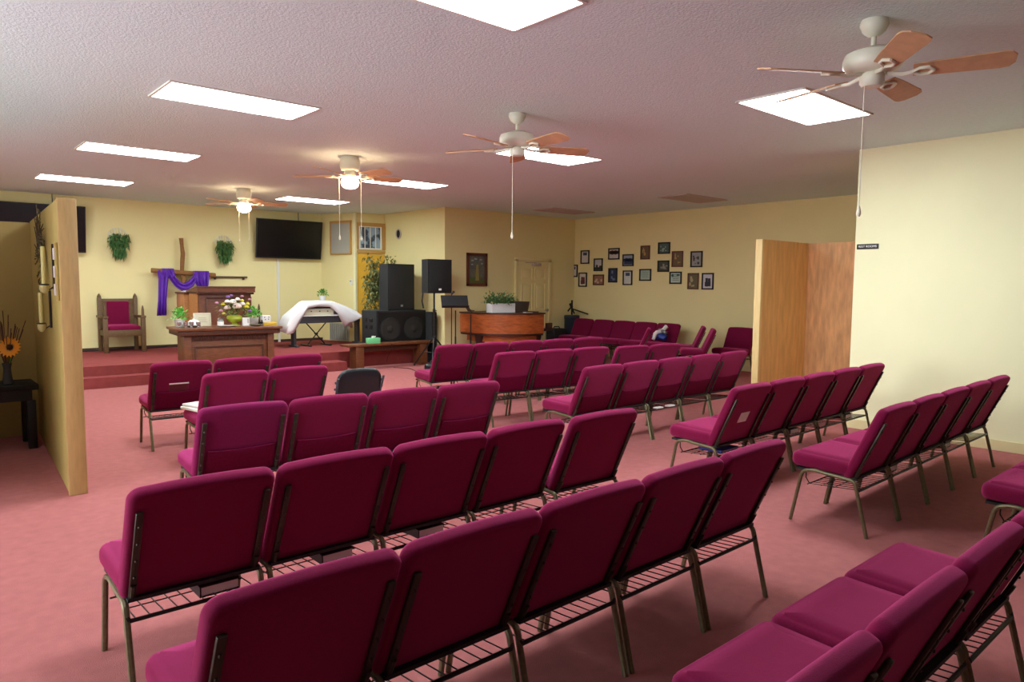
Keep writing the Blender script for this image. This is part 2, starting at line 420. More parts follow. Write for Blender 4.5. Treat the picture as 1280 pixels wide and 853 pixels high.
def ceil_vent(x, y, label):
    t = thing('ceiling_vent', label, 'vent', (x, y, CEIL), group='ceiling air vents')
    b = MB()
    for (cx, cy, sx, sy) in ((0, .27, 1.18, .05), (0, -.27, 1.18, .05), (.57, 0, .05, .58), (-.57, 0, .05, .58)): b.box((cx, cy, -.008), (sx, sy, .016))
    b.build('frame', m_vent, t, smooth=False)
    b = MB()
    for i in range(11): b.box((0, -.22 + .044 * i, -.01), (1.1, .006, .02), rx=.6)
    b.build('louvres', m_vent, t, smooth=False)
ceil_vent(10.22, 10.13, 'grey ceiling vent nearest the far corner, left one')
ceil_vent(10.28, 7.13, 'grey ceiling vent above the picture wall, right one')

# ------------------------------------------------------------------ church chairs
LEAN = RAD(24.2)
TB = Matrix.Translation((0, -.205, .579)) @ Matrix.Rotation(LEAN, 4, 'X') @ Matrix(((1, 0, 0, 0), (0, 0, -1, 0), (0, 1, 0, 0), (0, 0, 0, 1)))
def bz(pts, n=6):
    # rounded polyline: each inner corner becomes a small curve
    out = [Vector(pts[0])]
    for i in range(1, len(pts) - 1):
        p, a, c = Vector(pts[i]), Vector(pts[i - 1]), Vector(pts[i + 1])
        r = min(.055, (a - p).length * .45, (c - p).length * .45)
        s, e = p + (a - p).normalized() * r, p + (c - p).normalized() * r
        for k in range(n + 1):
            q = k / n; out.append(s * (1 - q) ** 2 + p * 2 * q * (1 - q) + e * q * q)
    out.append(Vector(pts[-1])); return out
def make_chair(pocket, fab):
    t = thing('church_chair', '', 'chair')
    Ts = Matrix.Translation((0, .052, .415)) @ Matrix.Rotation(RAD(2), 4, 'X')
    MB().cushion(.538, .41, .098, .045, .038, Ts, bulge=.012).build('seat', fab, t, ang=60)
    back = MB().cushion(.538, .51, .060, .045, .022, TB, bulge=.004, crown=.012).build('backrest', fab, t, ang=60)
    if pocket:
        b = MB(); n = 12; vs = []; fs = []
        for i in range(n + 1):
            x = -.20 + .40 * i / n
            sag = .012 * (1 - (2 * i / n - 1) ** 2)
            for (y, z) in ((-.025 - sag, .030), (-.025 - sag, .046 + .5 * sag), (-.04 - sag, .050 + .5 * sag), (-.235, .034)): vs.append(TB @ Vector((x, y, z)))
        for i in range(n):
            for k in range(3): fs.append((i * 4 + k, i * 4 + k + 1, i * 4 + 5 + k, i * 4 + 4 + k))
        b.add(vs, fs); b.tube([TB @ Vector((-.20 + .40 * i / n, -.023 - .012 * (1 - (2 * i / n - 1) ** 2), .046)) for i in range(n + 1)], .006, 6); b.build('back_pocket', m_pocket, back, ang=30)
    MB().box((0, .03, .357), (.50, .40, .014)).build('seat_pan', m_dark, t, smooth=False)
    for s in (-1, 1):
        x = .256 * s
        MB().tube(bz([(x, .246, 0), (x, .178, .345), (x, .10, .366), (x, .02, .356)]), .0125, 8).build('leg', m_tube, t)
        MB().tube(bz([(x, -.246, 0), (x, -.160, .345), (x, -.09, .350), (x, .02, .356)]), .0125, 8).build('leg', m_tube, t)
        xb = .232 * s
        b = MB()
        L = Vector((0, -.41, .912)); N = Vector((0, .912, .41)); p = Vector((xb, -.176, .40))
        b.tube(bz([(xb, -.06, .350), (xb, -.150, .352), p + L * .0, p + L * .02]), .011, 8)
        c = p + L * .150 + N * .007
        b.box(c, (.026, .014, .42), rx=LEAN, bev=.004)
        for q in (.06, .14, .22, .30):
            b.sphere(p + L * q - N * .001, (.006, .006, .006), 6, 4)
        b.build('back_bar', m_bar, t)
    b = MB()
    b.cyl((-.25, -.182, .285), (.25, -.182, .285), .0085, 8); b.cyl((-.25, .14, .262), (.25, .14, .262), .004, 6)
    for s in (-1, 1):
        b.cyl((s * .25, -.182, .285), (s * .256, -.176, .30), .0085, 6)
        b.tube([(s * .225, .14, .262), (s * .235, .16, .30), (s * .235, .16, .352)], .004, 6)
    for i in range(10):
        x = -.225 + .05 * i; b.tube([(x, .14, .262), (x, -.182, .285)], .0028, 5)
    for y in (-.02, .06): b.cyl((-.23, y, .2675 - .07 * y), (.23, y, .2675 - .07 * y), .0028, 5)
    b.build('book_rack', m_wire, t)
    return t
PROTO = {False: make_chair(False, m_fabric), True: make_chair(True, m_fabric)}
PURPLE = make_chair(True, m_fabric_p)
USED = set()
def put_chair(x, y, rz, label, group, pocket=False, src=None, z=0.0):
    p = src or PROTO[pocket]
    if p.name not in USED:
        USED.add(p.name); p.location = (x, y, z); p.rotation_euler = (0, 0, rz); p['label'] = label; p['group'] = group; return p
    return dup(p, (x, y, z), rz, label, group)
ORD = ['first', 'second', 'third', 'fourth', 'fifth']
PITCH = .55
def row(x0, y, yaw, n, phrase, group, pocket, labels=None, srcs=None, jit=0.0, pitch=PITCH, first=0):
    a = RAD(yaw); u = Vector((cos(a), sin(a), 0)); v = Vector((-sin(a), cos(a), 0))
    out = []
    rng = random.Random(int(abs(x0) * 100 + y * 1000))
    for i in range(n):
        c = Vector((x0, y, 0)) + u * pitch * (i + .5) + v * .246
        lab = (labels or {}).get(i) or ('maroon chair, %s from the left in the %s' % (ORD[i + first], phrase))
        out.append(put_chair(c.x, c.y, a + RAD(rng.uniform(-jit, jit)), lab, group, pocket, (srcs or {}).get(i)))
    return out
# left block, from the camera towards the stage
row(1.036, .65, 0, 4, 'bottom right row whose seats face away', 'left block chairs nearest the camera', False)
R1 = row(.50, 1.715, .6, 5, 'left block row nearest the camera', 'chairs of the big nearest left row', False)
R2 = row(.585, 2.80, -.3, 4, 'second row of the left block', 'chairs of the second left row', False, jit=.6)
R2b = row(2.82, 2.77, -2, 1, '', 'chairs of the second left row', False, labels={0: 'maroon chair set slightly apart at the right end of the second left row'})
R3 = row(1.30, 4.33, -3.9, 4, 'third left row with pockets on the backs', 'chairs of the third left row', True, labels={0: 'purplish maroon chair at the left end of the third left row'}, srcs={0: PURPLE}, jit=.6)
R4 = row(1.827, 5.898, .5, 2, 'short row', 'chairs of the short left row', True, labels={0: 'maroon chair with a white paper bundle on its seat, short left row', 1: 'maroon chair between the paper-laden chair and the black chair'}, jit=1)
R5 = row(1.716, 6.958, -1.3, 3, 'left front row before the communion table', 'chairs of the left front row', True, labels={0: 'maroon chair with a white booklet in its back pocket, left front row'}, jit=1)
# right block
row(4.55, .70, 0, 2, 'row cut by the right picture edge', 'right block chairs at the picture edge', False)
E5 = row(4.46, 1.766, .6, 5, 'right block row nearest the pale side wall', 'chairs of the nearest full right row', False, pitch=.543)
D5 = row(4.55, 2.828, .6, 5, 'right row under the restroom sign', 'chairs of the second right row', False, labels={0: 'maroon chair with a white card stuck on its back, right block'})
C5 = row(4.617, 4.36, 0.3, 5, 'third right row, ending at the plywood partition', 'chairs of the third right row', True)
B3 = row(4.833, 5.856, -6.5, 3, 'fourth right row, left group', 'chairs of the fourth right row', True, jit=1)
B2 = row(6.50, 5.58, -7.2, 2, 'fourth right row, right pair', 'chairs of the fourth right row', True, jit=1)
A5 = row(4.841, 6.964, -4.2, 5, 'right front row facing the piano', 'chairs of the right front row', True, jit=1)
# chairs along the picture wall and the loose ones near them
for i, (y, lab) in enumerate(((10.55, 'dark maroon chair against the picture wall, next to the blue drum case'), (9.98, 'dark maroon chair against the picture wall, second from the drum case'),
                              (9.42, 'dark maroon chair against the picture wall, third from the drum case'), (8.87, 'dark maroon chair against the picture wall, left of the blue bundle'),
                              (8.32, 'dark maroon wall chair holding the blue and white bundle'), (6.75, 'dark maroon chair on the picture wall, half hidden by the plywood partition'))):
    put_chair(11.03, y, RAD(90), lab, 'chairs along the picture wall', False)
put_chair(9.65, 7.88, RAD(38), 'maroon chair turned sideways before the wall chairs, left one', 'loose sideways chairs', False)
put_chair(10.90, 7.62, RAD(38), 'maroon chair turned sideways, rear one of the right pair', 'loose sideways chairs', False)
put_chair(10.42, 7.10, RAD(38), 'maroon chair turned sideways, front one of the right pair', 'loose sideways chairs', False)

# black padded stacking chair ending the short row
t = thing('padded_chair', 'black vinyl padded chair at the right end of the short row', 'chair', (3.20, 6.02, 0), RAD(-3))
Tb = Matrix.Translation((0, -.235, .60)) @ Matrix.Rotation(RAD(14), 4, 'X') @ Matrix(((1, 0, 0, 0), (0, 0, -1, 0), (0, 1, 0, 0), (0, 0, 0, 1)))
MB().cushion(.44, .33, .05, .09, .022, Tb, .01, .02).build('backrest', m_vinyl, t, ang=60)
MB().cushion(.44, .42, .06, .05, .025, Matrix.Translation((0, .02, .43)), .012).build('seat', m_vinyl, t, ang=60)
for s in (-1, 1):
    MB().tube(bz([(s * .21, .22, 0), (s * .205, .17, .40), (s * .205, -.17, .40)]), .011).build('leg', m_darkgrey, t)
    b = MB(); b.tube(bz([(s * .215, -.24, 0), (s * .21, -.17, .38), (s * .225, -.30, .70)]), .011)
    for z in (.60, .66): b.cyl((s * .20, -.24 - (z - .6) * .3, z), (s * .238, -.25 - (z - .6) * .3, z), .012, 8)
    b.build('leg', m_darkgrey, t)

# ------------------------------------------------------------------ papers and books on the chairs
def book(x, y, z, sx, sy, sz, rz, cover, label, cat='book', group=None):
    t = thing('book', label, cat, (x, y, z), rz, group)
    b = MB(); b.box((0, 0, .002), (sx, sy, .004)); b.box((0, 0, sz - .002), (sx, sy, .004)); b.box((-sx / 2 + .003, 0, sz / 2), (.006, sy, sz))
    b.build('cover', cover, t, smooth=False)
    MB().box((.002, 0, sz / 2), (sx - .012, sy - .014, sz - .008)).build('pages', m_paper, t, smooth=False)
    return t
def rack_spot(ch, dx, dy): 
    R = Matrix.Rotation(ch.rotation_euler.z, 3, 'Z'); return Vector(ch.location) + R @ Vector((dx, dy, 0))
m_hymn = mat('dark hymnal cover', (30, 16, 18), 0.5)
for k, (ch, dx, lab) in enumerate(((R2[0], .10, 'dark hymnal lying under the leftmost chair of the second left row'), (R2[1], .08, 'dark hymnal under the second chair of the second left row'),
                                   (R2[2], .05, 'dark hymnal under the third chair of the second left row'), (C5[1], .06, 'dark hymnal under the second chair of the third right row'),
                                   (D5[2], -.05, 'dark hymnal under the middle chair below the restroom sign'), (E5[1], -.08, 'dark hymnal under the second chair near the side wall'),
                                   (E5[3], -.04, 'dark hymnal under the fourth chair near the side wall'), (D5[4], -.05, 'dark hymnal under the right end chair below the restroom sign'))):
    p = rack_spot(ch, dx, -.02); book(p.x, p.y, .2765, .16, .22, .045, ch.rotation_euler.z, m_hymn, lab, group='hymnals in the chair racks')
p = rack_spot(D5[0], .02, -.02); book(p.x, p.y, .2765, .24, .20, .02, D5[0].rotation_euler.z, m_blue, 'royal blue booklet under the chair with the white card')
for dx, lab in ((-.10, 'left small white card in the rack under the third right row'), (.10, 'right small white card in the rack under the third right row')):
    p = rack_spot(C5[2], dx, -.16); b = MB(); b.box((0, 0, 0), (.11, .05, .012)); o = b.build('offering_card', m_paper, smooth=False); o.location = (p.x, p.y - .015, .30); tag(o, lab, 'card', 'cards under the third right row')
# the card stuck on the back of a right-block chair, the booklet in a pocket, the bundle on a seat
def on_back(ch, x, y, z): 
    R = Matrix.Translation(ch.location) @ Matrix.Rotation(ch.rotation_euler.z, 4, 'Z'); return R @ TB @ Matrix.Translation((x, y, z))
b = MB(); b.box((0, 0, 0), (.12, .085, .004)); o = b.build('paper_card', m_paper, smooth=False); o.matrix_world = on_back(D5[0], .0, .0, .037); tag(o, 'white card on the back of the right block chair under the sign', 'card')
b = MB(); b.box((0, 0, 0), (.17, .16, .006), bev=.002); o = b.build('booklet', mat('booklet red', (96, 30, 44), .6), smooth=False); o.matrix_world = on_back(R5[0], -.02, -.03, .034)
MB().box((0, .083, 0), (.17, .012, .008)).build('page_edge', m_paper, o, smooth=False)
tag(o, 'booklet with white top edge in the front row chair pocket', 'booklet')
t = thing('paper_bundle', 'folded white paper bundle on the seat of the short row chair', 'paper', (R4[0].location.x - .16, R4[0].location.y + .10, .472), .2)
b = MB(); b.box((0, 0, .012), (.22, .28, .024), bev=.008); b.box((.01, .01, .036), (.20, .25, .022), rz=.1, bev=.008); b.build('folded_sheets', m_paper, t)
b = MB(); b.box((0, 0, 0), (.10, .06, .006)); o = b.build('paper_card', m_paper, smooth=False); o.matrix_world = Matrix.Translation((B2[0].location.x - .22, B2[0].location.y + .02, .475)); tag(o, 'small white card on the left seat of the right pair', 'card')

# ------------------------------------------------------------------ partitions
t = thing('room_partition', 'yellow plywood room partition with decorations, at the left edge', 'partition', (0.955, 5.875, 0), RAD(-3.4))
PT = 2.138
MB().box((0, 1.34, PT / 2), (.10, 2.60, PT)).build('side_panel', m_pan, t, smooth=False)
MB().box((0, .02, PT / 2), (.118, .04, PT), bev=.006).build('end_post', m_post, t)
o = MB().box((-.68, 2.66, PT / 2 - .005), (1.26, .05, PT - .01)).build('rear_panel', m_pan, t, smooth=False)
MB().box((-1.28, 1.34, PT / 2), (.06, 2.60, PT)).build('side_panel', m_pan, t, smooth=False)  # unseen outer panel, added to keep window light out of the nook
t = thing('room_partition', 'pale plywood room partition before the right hallway', 'partition', (8.17, 4.66, 0), 0)
MB().box((.60, 0, PT / 2), (1.16, .075, PT)).build('front_panel', m_ply, t, smooth=False)
MB().box((0, 0, PT / 2), (.05, .09, PT), bev=.004).build('end_post', m_pine, t)
MB().box((1.22, -.60, PT / 2), (.06, 1.28, PT)).build('side_panel', m_ply2, t, smooth=False)
# decorations hung on the left partition
def on_part(yy, z): 
    a = RAD(-3.4); l = Vector((-.052, yy, z)); return Vector((.955 + l.x * cos(a) - l.y * sin(a), 5.875 + l.x * sin(a) + l.y * cos(a), z))
rng = random.Random(5)
p = on_part(1.20, 1.80); t = thing('twig_spray', 'dry twig spray hung on the left partition', 'wall decoration', p, RAD(-3.4))
b = MB()
for i in range(46):
    a = rng.uniform(-.4, pi + .4); L = rng.uniform(.14, .42)
    b.tube([(-.012, 0, 0), (-.03, cos(a) * L * .5, sin(a) * L * .5), (-.02 - rng.random() * .03, cos(a + .3) * L, sin(a + .3) * L - .04)], [.009, .007, .003], 5)
b.build('twigs', mat('dry twig', (78, 60, 40), .9), t)
b = MB()
for i in range(60):
    a = rng.uniform(0, 2 * pi); L = rng.uniform(.05, .34); b.leaf((-.03, cos(a) * L, sin(a) * L), (-.3, cos(a), sin(a)), .05, .02)
b.build('leaves', mat('dry leaf', (110, 100, 60), .9), t)
for yy, z, h, lab in ((.42, 1.66, .34, 'taller candle sconce on the left partition, nearest the edge'), (.80, 1.33, .30, 'lower candle sconce on the left partition, farther in')):
    p = on_part(yy, z); t = thing('candle_sconce', lab, 'sconce', p, RAD(-3.4), 'candle sconces on the left partition')
    b = MB(); b.box((-.008, 0, 0), (.016, .03, h), bev=.004); b.tube([(-.01, 0, -h / 2 + .02), (-.05, 0, -h / 2 - .01), (-.07, 0, -h / 2 + .03)], .006); b.lathe((-.07, 0, -h / 2 + .03), [(.03, 0), (.034, .008), (.02, .012)], 12)
    b.build('bracket', m_wire, t)
    MB().cyl((-.07, 0, -h / 2 + .04), (-.07, 0, h / 2 - .02), .016, 12).build('candle', mat('aged candle wax', (190, 178, 112), .6), t)
    MB().lathe((-.07, 0, -h / 2 - .03), [(.012, 0), (.03, .02), (.035, .06)], 12).build('glass_cup', mat('smoky glass', (170, 160, 110), .15), t)
p = on_part(.20, 1.62); t = thing('wall_plaque', 'narrow plaque with three dark squares by the left partition edge', 'plaque', p, RAD(-3.4))
MB().box((-.008, 0, 0), (.016, .09, .42), bev=.003).build('backing', m_pan, t)
for dz in (-.13, 0, .13): MB().box((-.02, 0, dz), (.012, .075, .085), bev=.004).build('tile', m_vent, t)
# side table and sunflower vase in the nook
t = thing('side_table', 'dark side table in the left nook under the sunflower', 'table', (.40, 8.0, 0), 0)
MB().box((.10, 0, .575), (.96, .50, .05), bev=.006).build('table_top', m_dark, t)
MB().box((.10, 0, .50), (.86, .42, .10)).build('apron', m_black, t, smooth=False)
for sx in (-.32, .52):
    for sy in (-.19, .19): MB().box((sx, sy, .225), (.07, .07, .45), bev=.006).build('leg', m_black, t)
t = thing('flower_vase', 'grey vase with a sunflower and dry stems on the dark side table', 'vase', (.76, 7.90, .60), 0)
MB().lathe((0, 0, 0), [(.035, 0), (.045, .01), (.035, .08), (.03, .15), (.04, .20), (.036, .20), (.026, .15), (.0, .02)], 16).build('vase', m_darkgrey, t)
b = MB()
for i in range(26):
    a = rng.uniform(0, 2 * pi); s = rng.uniform(.04, .17); h = rng.uniform(.45, .68)
    b.tube([(0, 0, .12), (cos(a) * s * .5, sin(a) * s * .5, h * .6), (cos(a) * s, sin(a) * s, h)], [.002, .002, .004], 5)
b.build('dry_stems', mat('reddish dry stem', (92, 56, 50), .9), t)
fl = Vector((.02, -.09, .35)); nrm = Vector((-.45, -.85, .2)).normalized(); a1 = nrm.cross(Vector((0, 0, 1))).normalized(); a2 = a1.cross(nrm)
b = MB()
for k in range(18):
    th = 2 * pi * k / 18; d = a1 * cos(th) + a2 * sin(th); b.leaf(fl + d * .026, d + nrm * .15, .075, .034, nrm, 0)
fw = b.build('sunflower', mat('sunflower petal', (236, 150, 26), .6), t)
MB().sphere(fl + nrm * .006, (.026, .026, .026), 12, 8).build('flower_centre', mat('sunflower centre', (60, 30, 14), .9), fw)
MB().tube([fl, fl + Vector((.01, .05, -.10)), (0, 0, .12)], .005, 6).build('stem', m_leaf, fw)

# ------------------------------------------------------------------ sign and cord by the right wall
def text_mesh(name, s, size, m, parent, mw):
    cu = bpy.data.curves.new(name, 'FONT'); cu.body = s; cu.size = size; cu.extrude = .0012; cu.align_x = 'CENTER'; cu.align_y = 'CENTER'
    tmp = bpy.data.objects.new(name + '_tmp', cu); COL.objects.link(tmp)
    dg = bpy.context.evaluated_depsgraph_get(); dg.update(); me = bpy.data.meshes.new_from_object(tmp.evaluated_get(dg))
    bpy.data.objects.remove(tmp); me.materials.clear(); me.materials.append(m); me.name = name
    o = bpy.data.objects.new(name, me); COL.objects.link(o); o.parent = parent; o.matrix_local = mw; return o
t = thing('restroom_sign', 'black REST ROOMS sign on the pale right wall edge', 'sign', (XR, 3.265, 1.992), 0)
MB().box((-.006, 0, 0), (.012, .225, .055), bev=.002).build('plate', m_signb, t)
Tx = Matrix.Translation((-.0125, 0, 0)) @ Matrix(((0, 0, -1, 0), (-1, 0, 0, 0), (0, 1, 0, 0), (0, 0, 0, 1)))
text_mesh('lettering', 'REST ROOMS', .032, m_paper, t, Tx)

# ------------------------------------------------------------------ televisions
def tv(x, y, z, w, h, tilt, label):
    t = thing('television', label, 'television', (x, y, z), 0, 'wall televisions')
    R = Matrix.Rotation(tilt, 4, 'X')
    def bx(c, d, bev=0): 
        b = MB(); b.box((0, 0, 0), d, bev=bev); b.v = [tuple(R @ (Vector(v) + Vector(c))) for v in b.v]; return b
    bx((0, .02, 0), (w, .05, h), .008).build('housing', m_black, t)
    bx((0, -.006, .005), (w - .03, .004, h - .04)).build('screen', m_screen, t, smooth=False)
    bx((0, .06, 0), (w * .5, .05, h * .5), .01).build('rear_cover', m_black, t)
    MB().box((0, .13, 0), (.3, .14, .25)).build('wall_bracket', m_darkgrey, t, smooth=False)
    b = MB(); b.tube([(.25, .09, h / 2 - .1), (.25, .13, h / 2 + .02), (.25, .14, CEIL - z - .005)], .008, 6); b.build('cable', m_darkgrey, t)
    return t
tv(6.30, 14.26, 2.45, 1.42, .80, RAD(7), 'black wall television right of the hanging fern')
tv(1.88, 14.26, 2.44, 1.42, .80, RAD(7), 'black wall television behind the left partition')

# ------------------------------------------------------------------ hanging ferns
def fern(x, z, seed, label):
    rng = random.Random(seed)
    t = thing('hanging_fern', label, 'plant', (x, YS - .01, z), 0, 'ferns hung on the stage wall')
    b = MB()
    for k in range(9):
        a = RAD(-80 + 20 * k); b.tube([(sin(a) * .15, -.01, cos(a) * .16), (sin(a) * .13, -.07, cos(a) * .04 - .06), (sin(a) * .09, -.03, -.14)], .007, 5)
    b.tube([(sin(RAD(-90 + 15 * k)) * .16, -.012, cos(RAD(-90 + 15 * k)) * .16) for k in range(13)], .006, 6)
    b.tube([(-.16 + .32 * k / 8, -.012 - .08 * sin(pi * k / 8), 0) for k in range(9)], .005, 6)
    b.build('wire_basket', m_white, t)
    b = MB()
    for i in range(620):
        a = rng.uniform(0, pi); rr = rng.random() ** .5
        px = cos(a) * .15 * rr; pz = .06 - rng.random() * .40; wdt = .15 * (1 - max(0, (-pz - .10)) / .40)
        px = rng.uniform(-1, 1) * wdt
        b.leaf((px, -.05 - rng.random() * .11, pz), (rng.uniform(-1, 1) * .7, rng.uniform(-.8, .1), rng.uniform(-1.4, -.1)), rng.uniform(.06, .12), .024)
    b.build('fronds', m_fern, t)
fern(3.12, 2.36, 3, 'green fern in a white wall basket, left of the cross')
fern(4.99, 2.32, 4, 'green fern in a white wall basket, right of the cross')

# ------------------------------------------------------------------ cross and sash
t = thing('wooden_cross', 'rough wooden cross standing against the stage wall', 'cross', (4.19, YS - .12, PH), 0)
b = MB(); n = 14; pts = []; rs = []
for i in range(n + 1): pts.append((.012 * sin(i * 1.7), .0, 2.08 * i / n)); rs.append(.048 - .012 * i / n + .004 * sin(i * 2.3))
b.tube(pts, rs, 10); b.build('upright', m_bark, t)
b = MB(); b.tube([(-.56, -.03, 1.46), (-.2, -.045, 1.435), (.2, -.045, 1.41), (.59, -.03, 1.385)], [.045, .048, .046, .042], 10); b.build('crossbeam', m_bark, t)
# purple sash draped over the beam
def ribbon(path, widths, name, parent, ax=Vector((1, 0, 0)), folds=5, amp=.018):
    b = MB(); vs = []; fs = []; K = 15
    for i, p in enumerate(path):
        p = Vector(p); w = widths[i] if isinstance(widths, (list, tuple)) else widths
        a = Vector(ax[i]) if isinstance(ax, list) else ax
        for k in range(K):
            q = k / (K - 1) - .5; vs.append(p + a * q * w + Vector((0, -amp * cos(folds * 2 * pi * q + i * .25) - .02, 0)))
    for i in range(len(path) - 1):
        for k in range(K - 1): fs.append((i * K + k, i * K + k + 1, (i + 1) * K + k + 1, (i + 1) * K + k))
    b.add(vs, fs); o = b.build(name, m_purple, parent, ang=80)
    md = o.modifiers.new('thickness', 'SOLIDIFY'); md.thickness = .008; return o
t = thing('purple_sash', 'purple satin sash draped over the arms of the wooden cross', 'cloth', (4.19, YS - .12, PH), 0)
ribbon([(-.37, -.06, 1.47), (-.37, -.08, 1.30), (-.385, -.08, 1.10), (-.40, -.08, .9), (-.42, -.08, .62)], [.20, .17, .16, .15, .17], 'hanging_tail', t, folds=3)
path = []; axs = []
for i in range(17):
    q = i / 16; x = -.27 + .50 * q; z = 1.43 - .26 * sin(pi * q) ** .8 - .03 * q
    path.append((x, -.075, z))
    axs.append(Vector((.35 * cos(pi * q), 0, 1)).normalized())
ribbon(path, .14, 'swag', t, axs, folds=2, amp=.022)
ribbon([(-.28, -.06, 1.50), (-.27, -.09, 1.40), (-.28, -.085, 1.31)], [.22, .24, .18], 'knot', t, folds=3, amp=.03)
ribbon([(.30, -.06, 1.46), (.30, -.09, 1.34), (.31, -.085, 1.22), (.33, -.08, 1.13)], [.30, .28, .24, .18], 'end_fold', t, folds=4, amp=.028)
# small wooden ledge on the wall
t = thing('wall_ledge', 'thin dark wooden ledge on the wall right of the cross', 'shelf', (5.10, YS, 1.655), 0)
MB().box((0, -.03, 0), (.70, .06, .03), bev=.006).build('rail', m_oakd, t)
for sx in (-.28, .28): MB().box((sx, -.02, -.03), (.03, .04, .05)).build('bracket', m_oakd, t, smooth=False)

# ------------------------------------------------------------------ thrones on the platform
def throne(x, y, label):
    t = thing('throne_chair', label, 'chair', (x, y, PH), 0, 'high-backed pulpit chairs')
    w = .29
    for s in (-1, 1):
        b = MB(); b.box((s * w, .24, .48), (.065, .065, .96), bev=.006); b.lathe((s * w, .24, .96), [(.03, 0), (.034, .02), (.02, .05), (.004, .075)], 12); b.build('back_post', m_throne, t)
        b = MB(); b.box((s * (w + .01), -.23, .31), (.07, .07, .62), bev=.006); b.lathe((s * (w + .01), -.23, .64), [(.026, 0), (.022, .12), (.012, .17), (.003, .19)], 10); b.build('leg', m_throne, t)
        b = MB(); b.box((s * (w + .01), 0, .625), (.085, .56, .04), bev=.01); b.build('armrest', m_throne, t)
        MB().box((s * w, 0, .34), (.03, .42, .09)).build('side_rail', m_throne, t, smooth=False)
    b = MB(); b.box((0, .25, .89), (.54, .045, .10), bev=.006); b.box((0, .25, .42), (.54, .04, .07)); b.box((-.215, .25, .66), (.09, .035, .42)); b.box((.215, .25, .66), (.09, .035, .42)); b.box((0, .262, .66), (.4, .02, .42)); b.build('back_frame', m_throne, t)
    MB().box((0, -.23, .34), (.54, .04, .11), bev=.004).build('front_rail', m_throne, t)
    MB().cushion(.52, .48, .09, .04, .035, Matrix.Translation((0, -.01, .425)), .015).build('seat_cushion', m_fabric, t, ang=60)
    MB().cushion(.36, .47, .045, .02, .018, Matrix.Translation((0, .222, .66)) @ Matrix(((1, 0, 0, 0), (0, 0, -1, 0), (0, 1, 0, 0), (0, 0, 0, 1))), .008).build('back_cushion', m_fabric, t, ang=60)
    return t
throne(3.06, 14.12, 'oak high-backed pulpit chair with maroon cushions, left side of stage')
throne(5.16, 14.10, 'oak high-backed pulpit chair mostly hidden behind the pulpit')

# ------------------------------------------------------------------ pulpit and lectern
t = thing('pulpit', 'large brown wooden pulpit behind the flowers', 'pulpit', (4.42, 13.0, PH), 0)
MB().box((0, 0, .05), (.98, .62, .10), bev=.01).build('plinth', m_pulpit, t)
MB().box((0, 0, .58), (.90, .54, .98), bev=.006).build('body', m_pulpit, t)
b = MB()
for (cx, cz, sx, sz) in ((0, .98, .66, .03), (0, .28, .66, .03), (-.33, .63, .03, .7), (.33, .63, .03, .7)): b.box((cx, -.278, cz), (sx, .022, sz), bev=.004)
b.build('front_moulding', m_oakd, t)
MB().box((-.455, .02, .60), (.014, .44, .9)).build('side_panel', m_pulpit_l, t, smooth=False)
b = MB(); b.prism([(-.34, 1.075), (.30, 1.075), (.30, 1.09), (-.34, 1.18)], -.50, .50, Matrix(((0, 0, 1, 0), (1, 0, 0, 0), (0, 1, 0, 0), (0, 0, 0, 1)))); b.build('slanted_top', m_pulpit, t, smooth=False)
b = MB(); b.box((0, -.33, 1.165), (1.02, .03, .03), bev=.006); b.box((0, -.29, 1.055), (.98, .04, .035), bev=.006); b.build('crown_moulding', m_oakd, t)
t = thing('side_lectern', 'narrow brown lectern left of the pulpit with papers on it', 'lectern', (4.09, 13.55, PH), 0)
MB().box((-.09, 0, .52), (.20, .42, 1.04), bev=.005).build('side_panel', m_pulpit_l, t)
MB().box((.10, .05, .52), (.18, .34, 1.04), bev=.005).build('body', m_oakd, t)
MB().box((0, 0, 1.055), (.42, .48, .03), bev=.006).build('top', m_pulpit, t)
b = MB(); b.box((0, 0, .008), (.30, .22, .016)); b.box((.03, .02, .02), (.26, .2, .01), rz=.15); o = b.build('paper_stack', m_paper, smooth=False); o.location = (4.09, 13.53, PH + 1.071); tag(o, 'stack of white papers on the narrow lectern', 'paper')

# ------------------------------------------------------------------ communion table
TZ = .88
ang = RAD(-5); uT = Vector((cos(ang), sin(ang), 0)); vT = Vector((-sin(ang), cos(ang), 0))
cT = Vector((3.032, 10.739, 0)) + uT * .757 + vT * .38
t = thing('communion_table', 'carved brown communion table before the platform', 'table', cT, ang)
b = MB(); b.box((0, 0, TZ - .02), (1.52, .76, .04), bev=.008); b.build('table_top', m_oak, t)
b = MB(); b.box((0, 0, TZ - .075), (1.46, .70, .07), bev=.012); b.build('top_moulding', m_oakd, t)
MB().box((0, 0, .40), (1.26, .52, .74), bev=.004).build('body', m_oak, t)
b = MB(); b.box((0, 0, .035), (1.34, .60, .07), bev=.012); b.build('plinth', m_oakd, t)
for s in (-1, 1): MB().box((s * .60, -.275, .42), (.10, .035, .70), bev=.006).build('pilaster', m_oak, t)
b = MB()
for (cx, cz, sx, sz) in ((0, .60, .98, .025), (0, .16, .98, .025), (-.49, .38, .025, .46), (.49, .38, .025, .46)): b.box((cx, -.268, cz), (sx, .02, sz), bev=.004)
b.build('front_panel_moulding', m_oakd, t)
b = MB()
for i in range(26): b.box((-.5 + .04 * i, -.267, .72), (.022, .02, .05), bev=.006)
b.box((0, -.262, .72), (1.08, .012, .075)); b.build('carved_band', m_oakd, t)
def onT(a, d): p = cT + uT * a + vT * d; return (p.x, p.y, TZ)
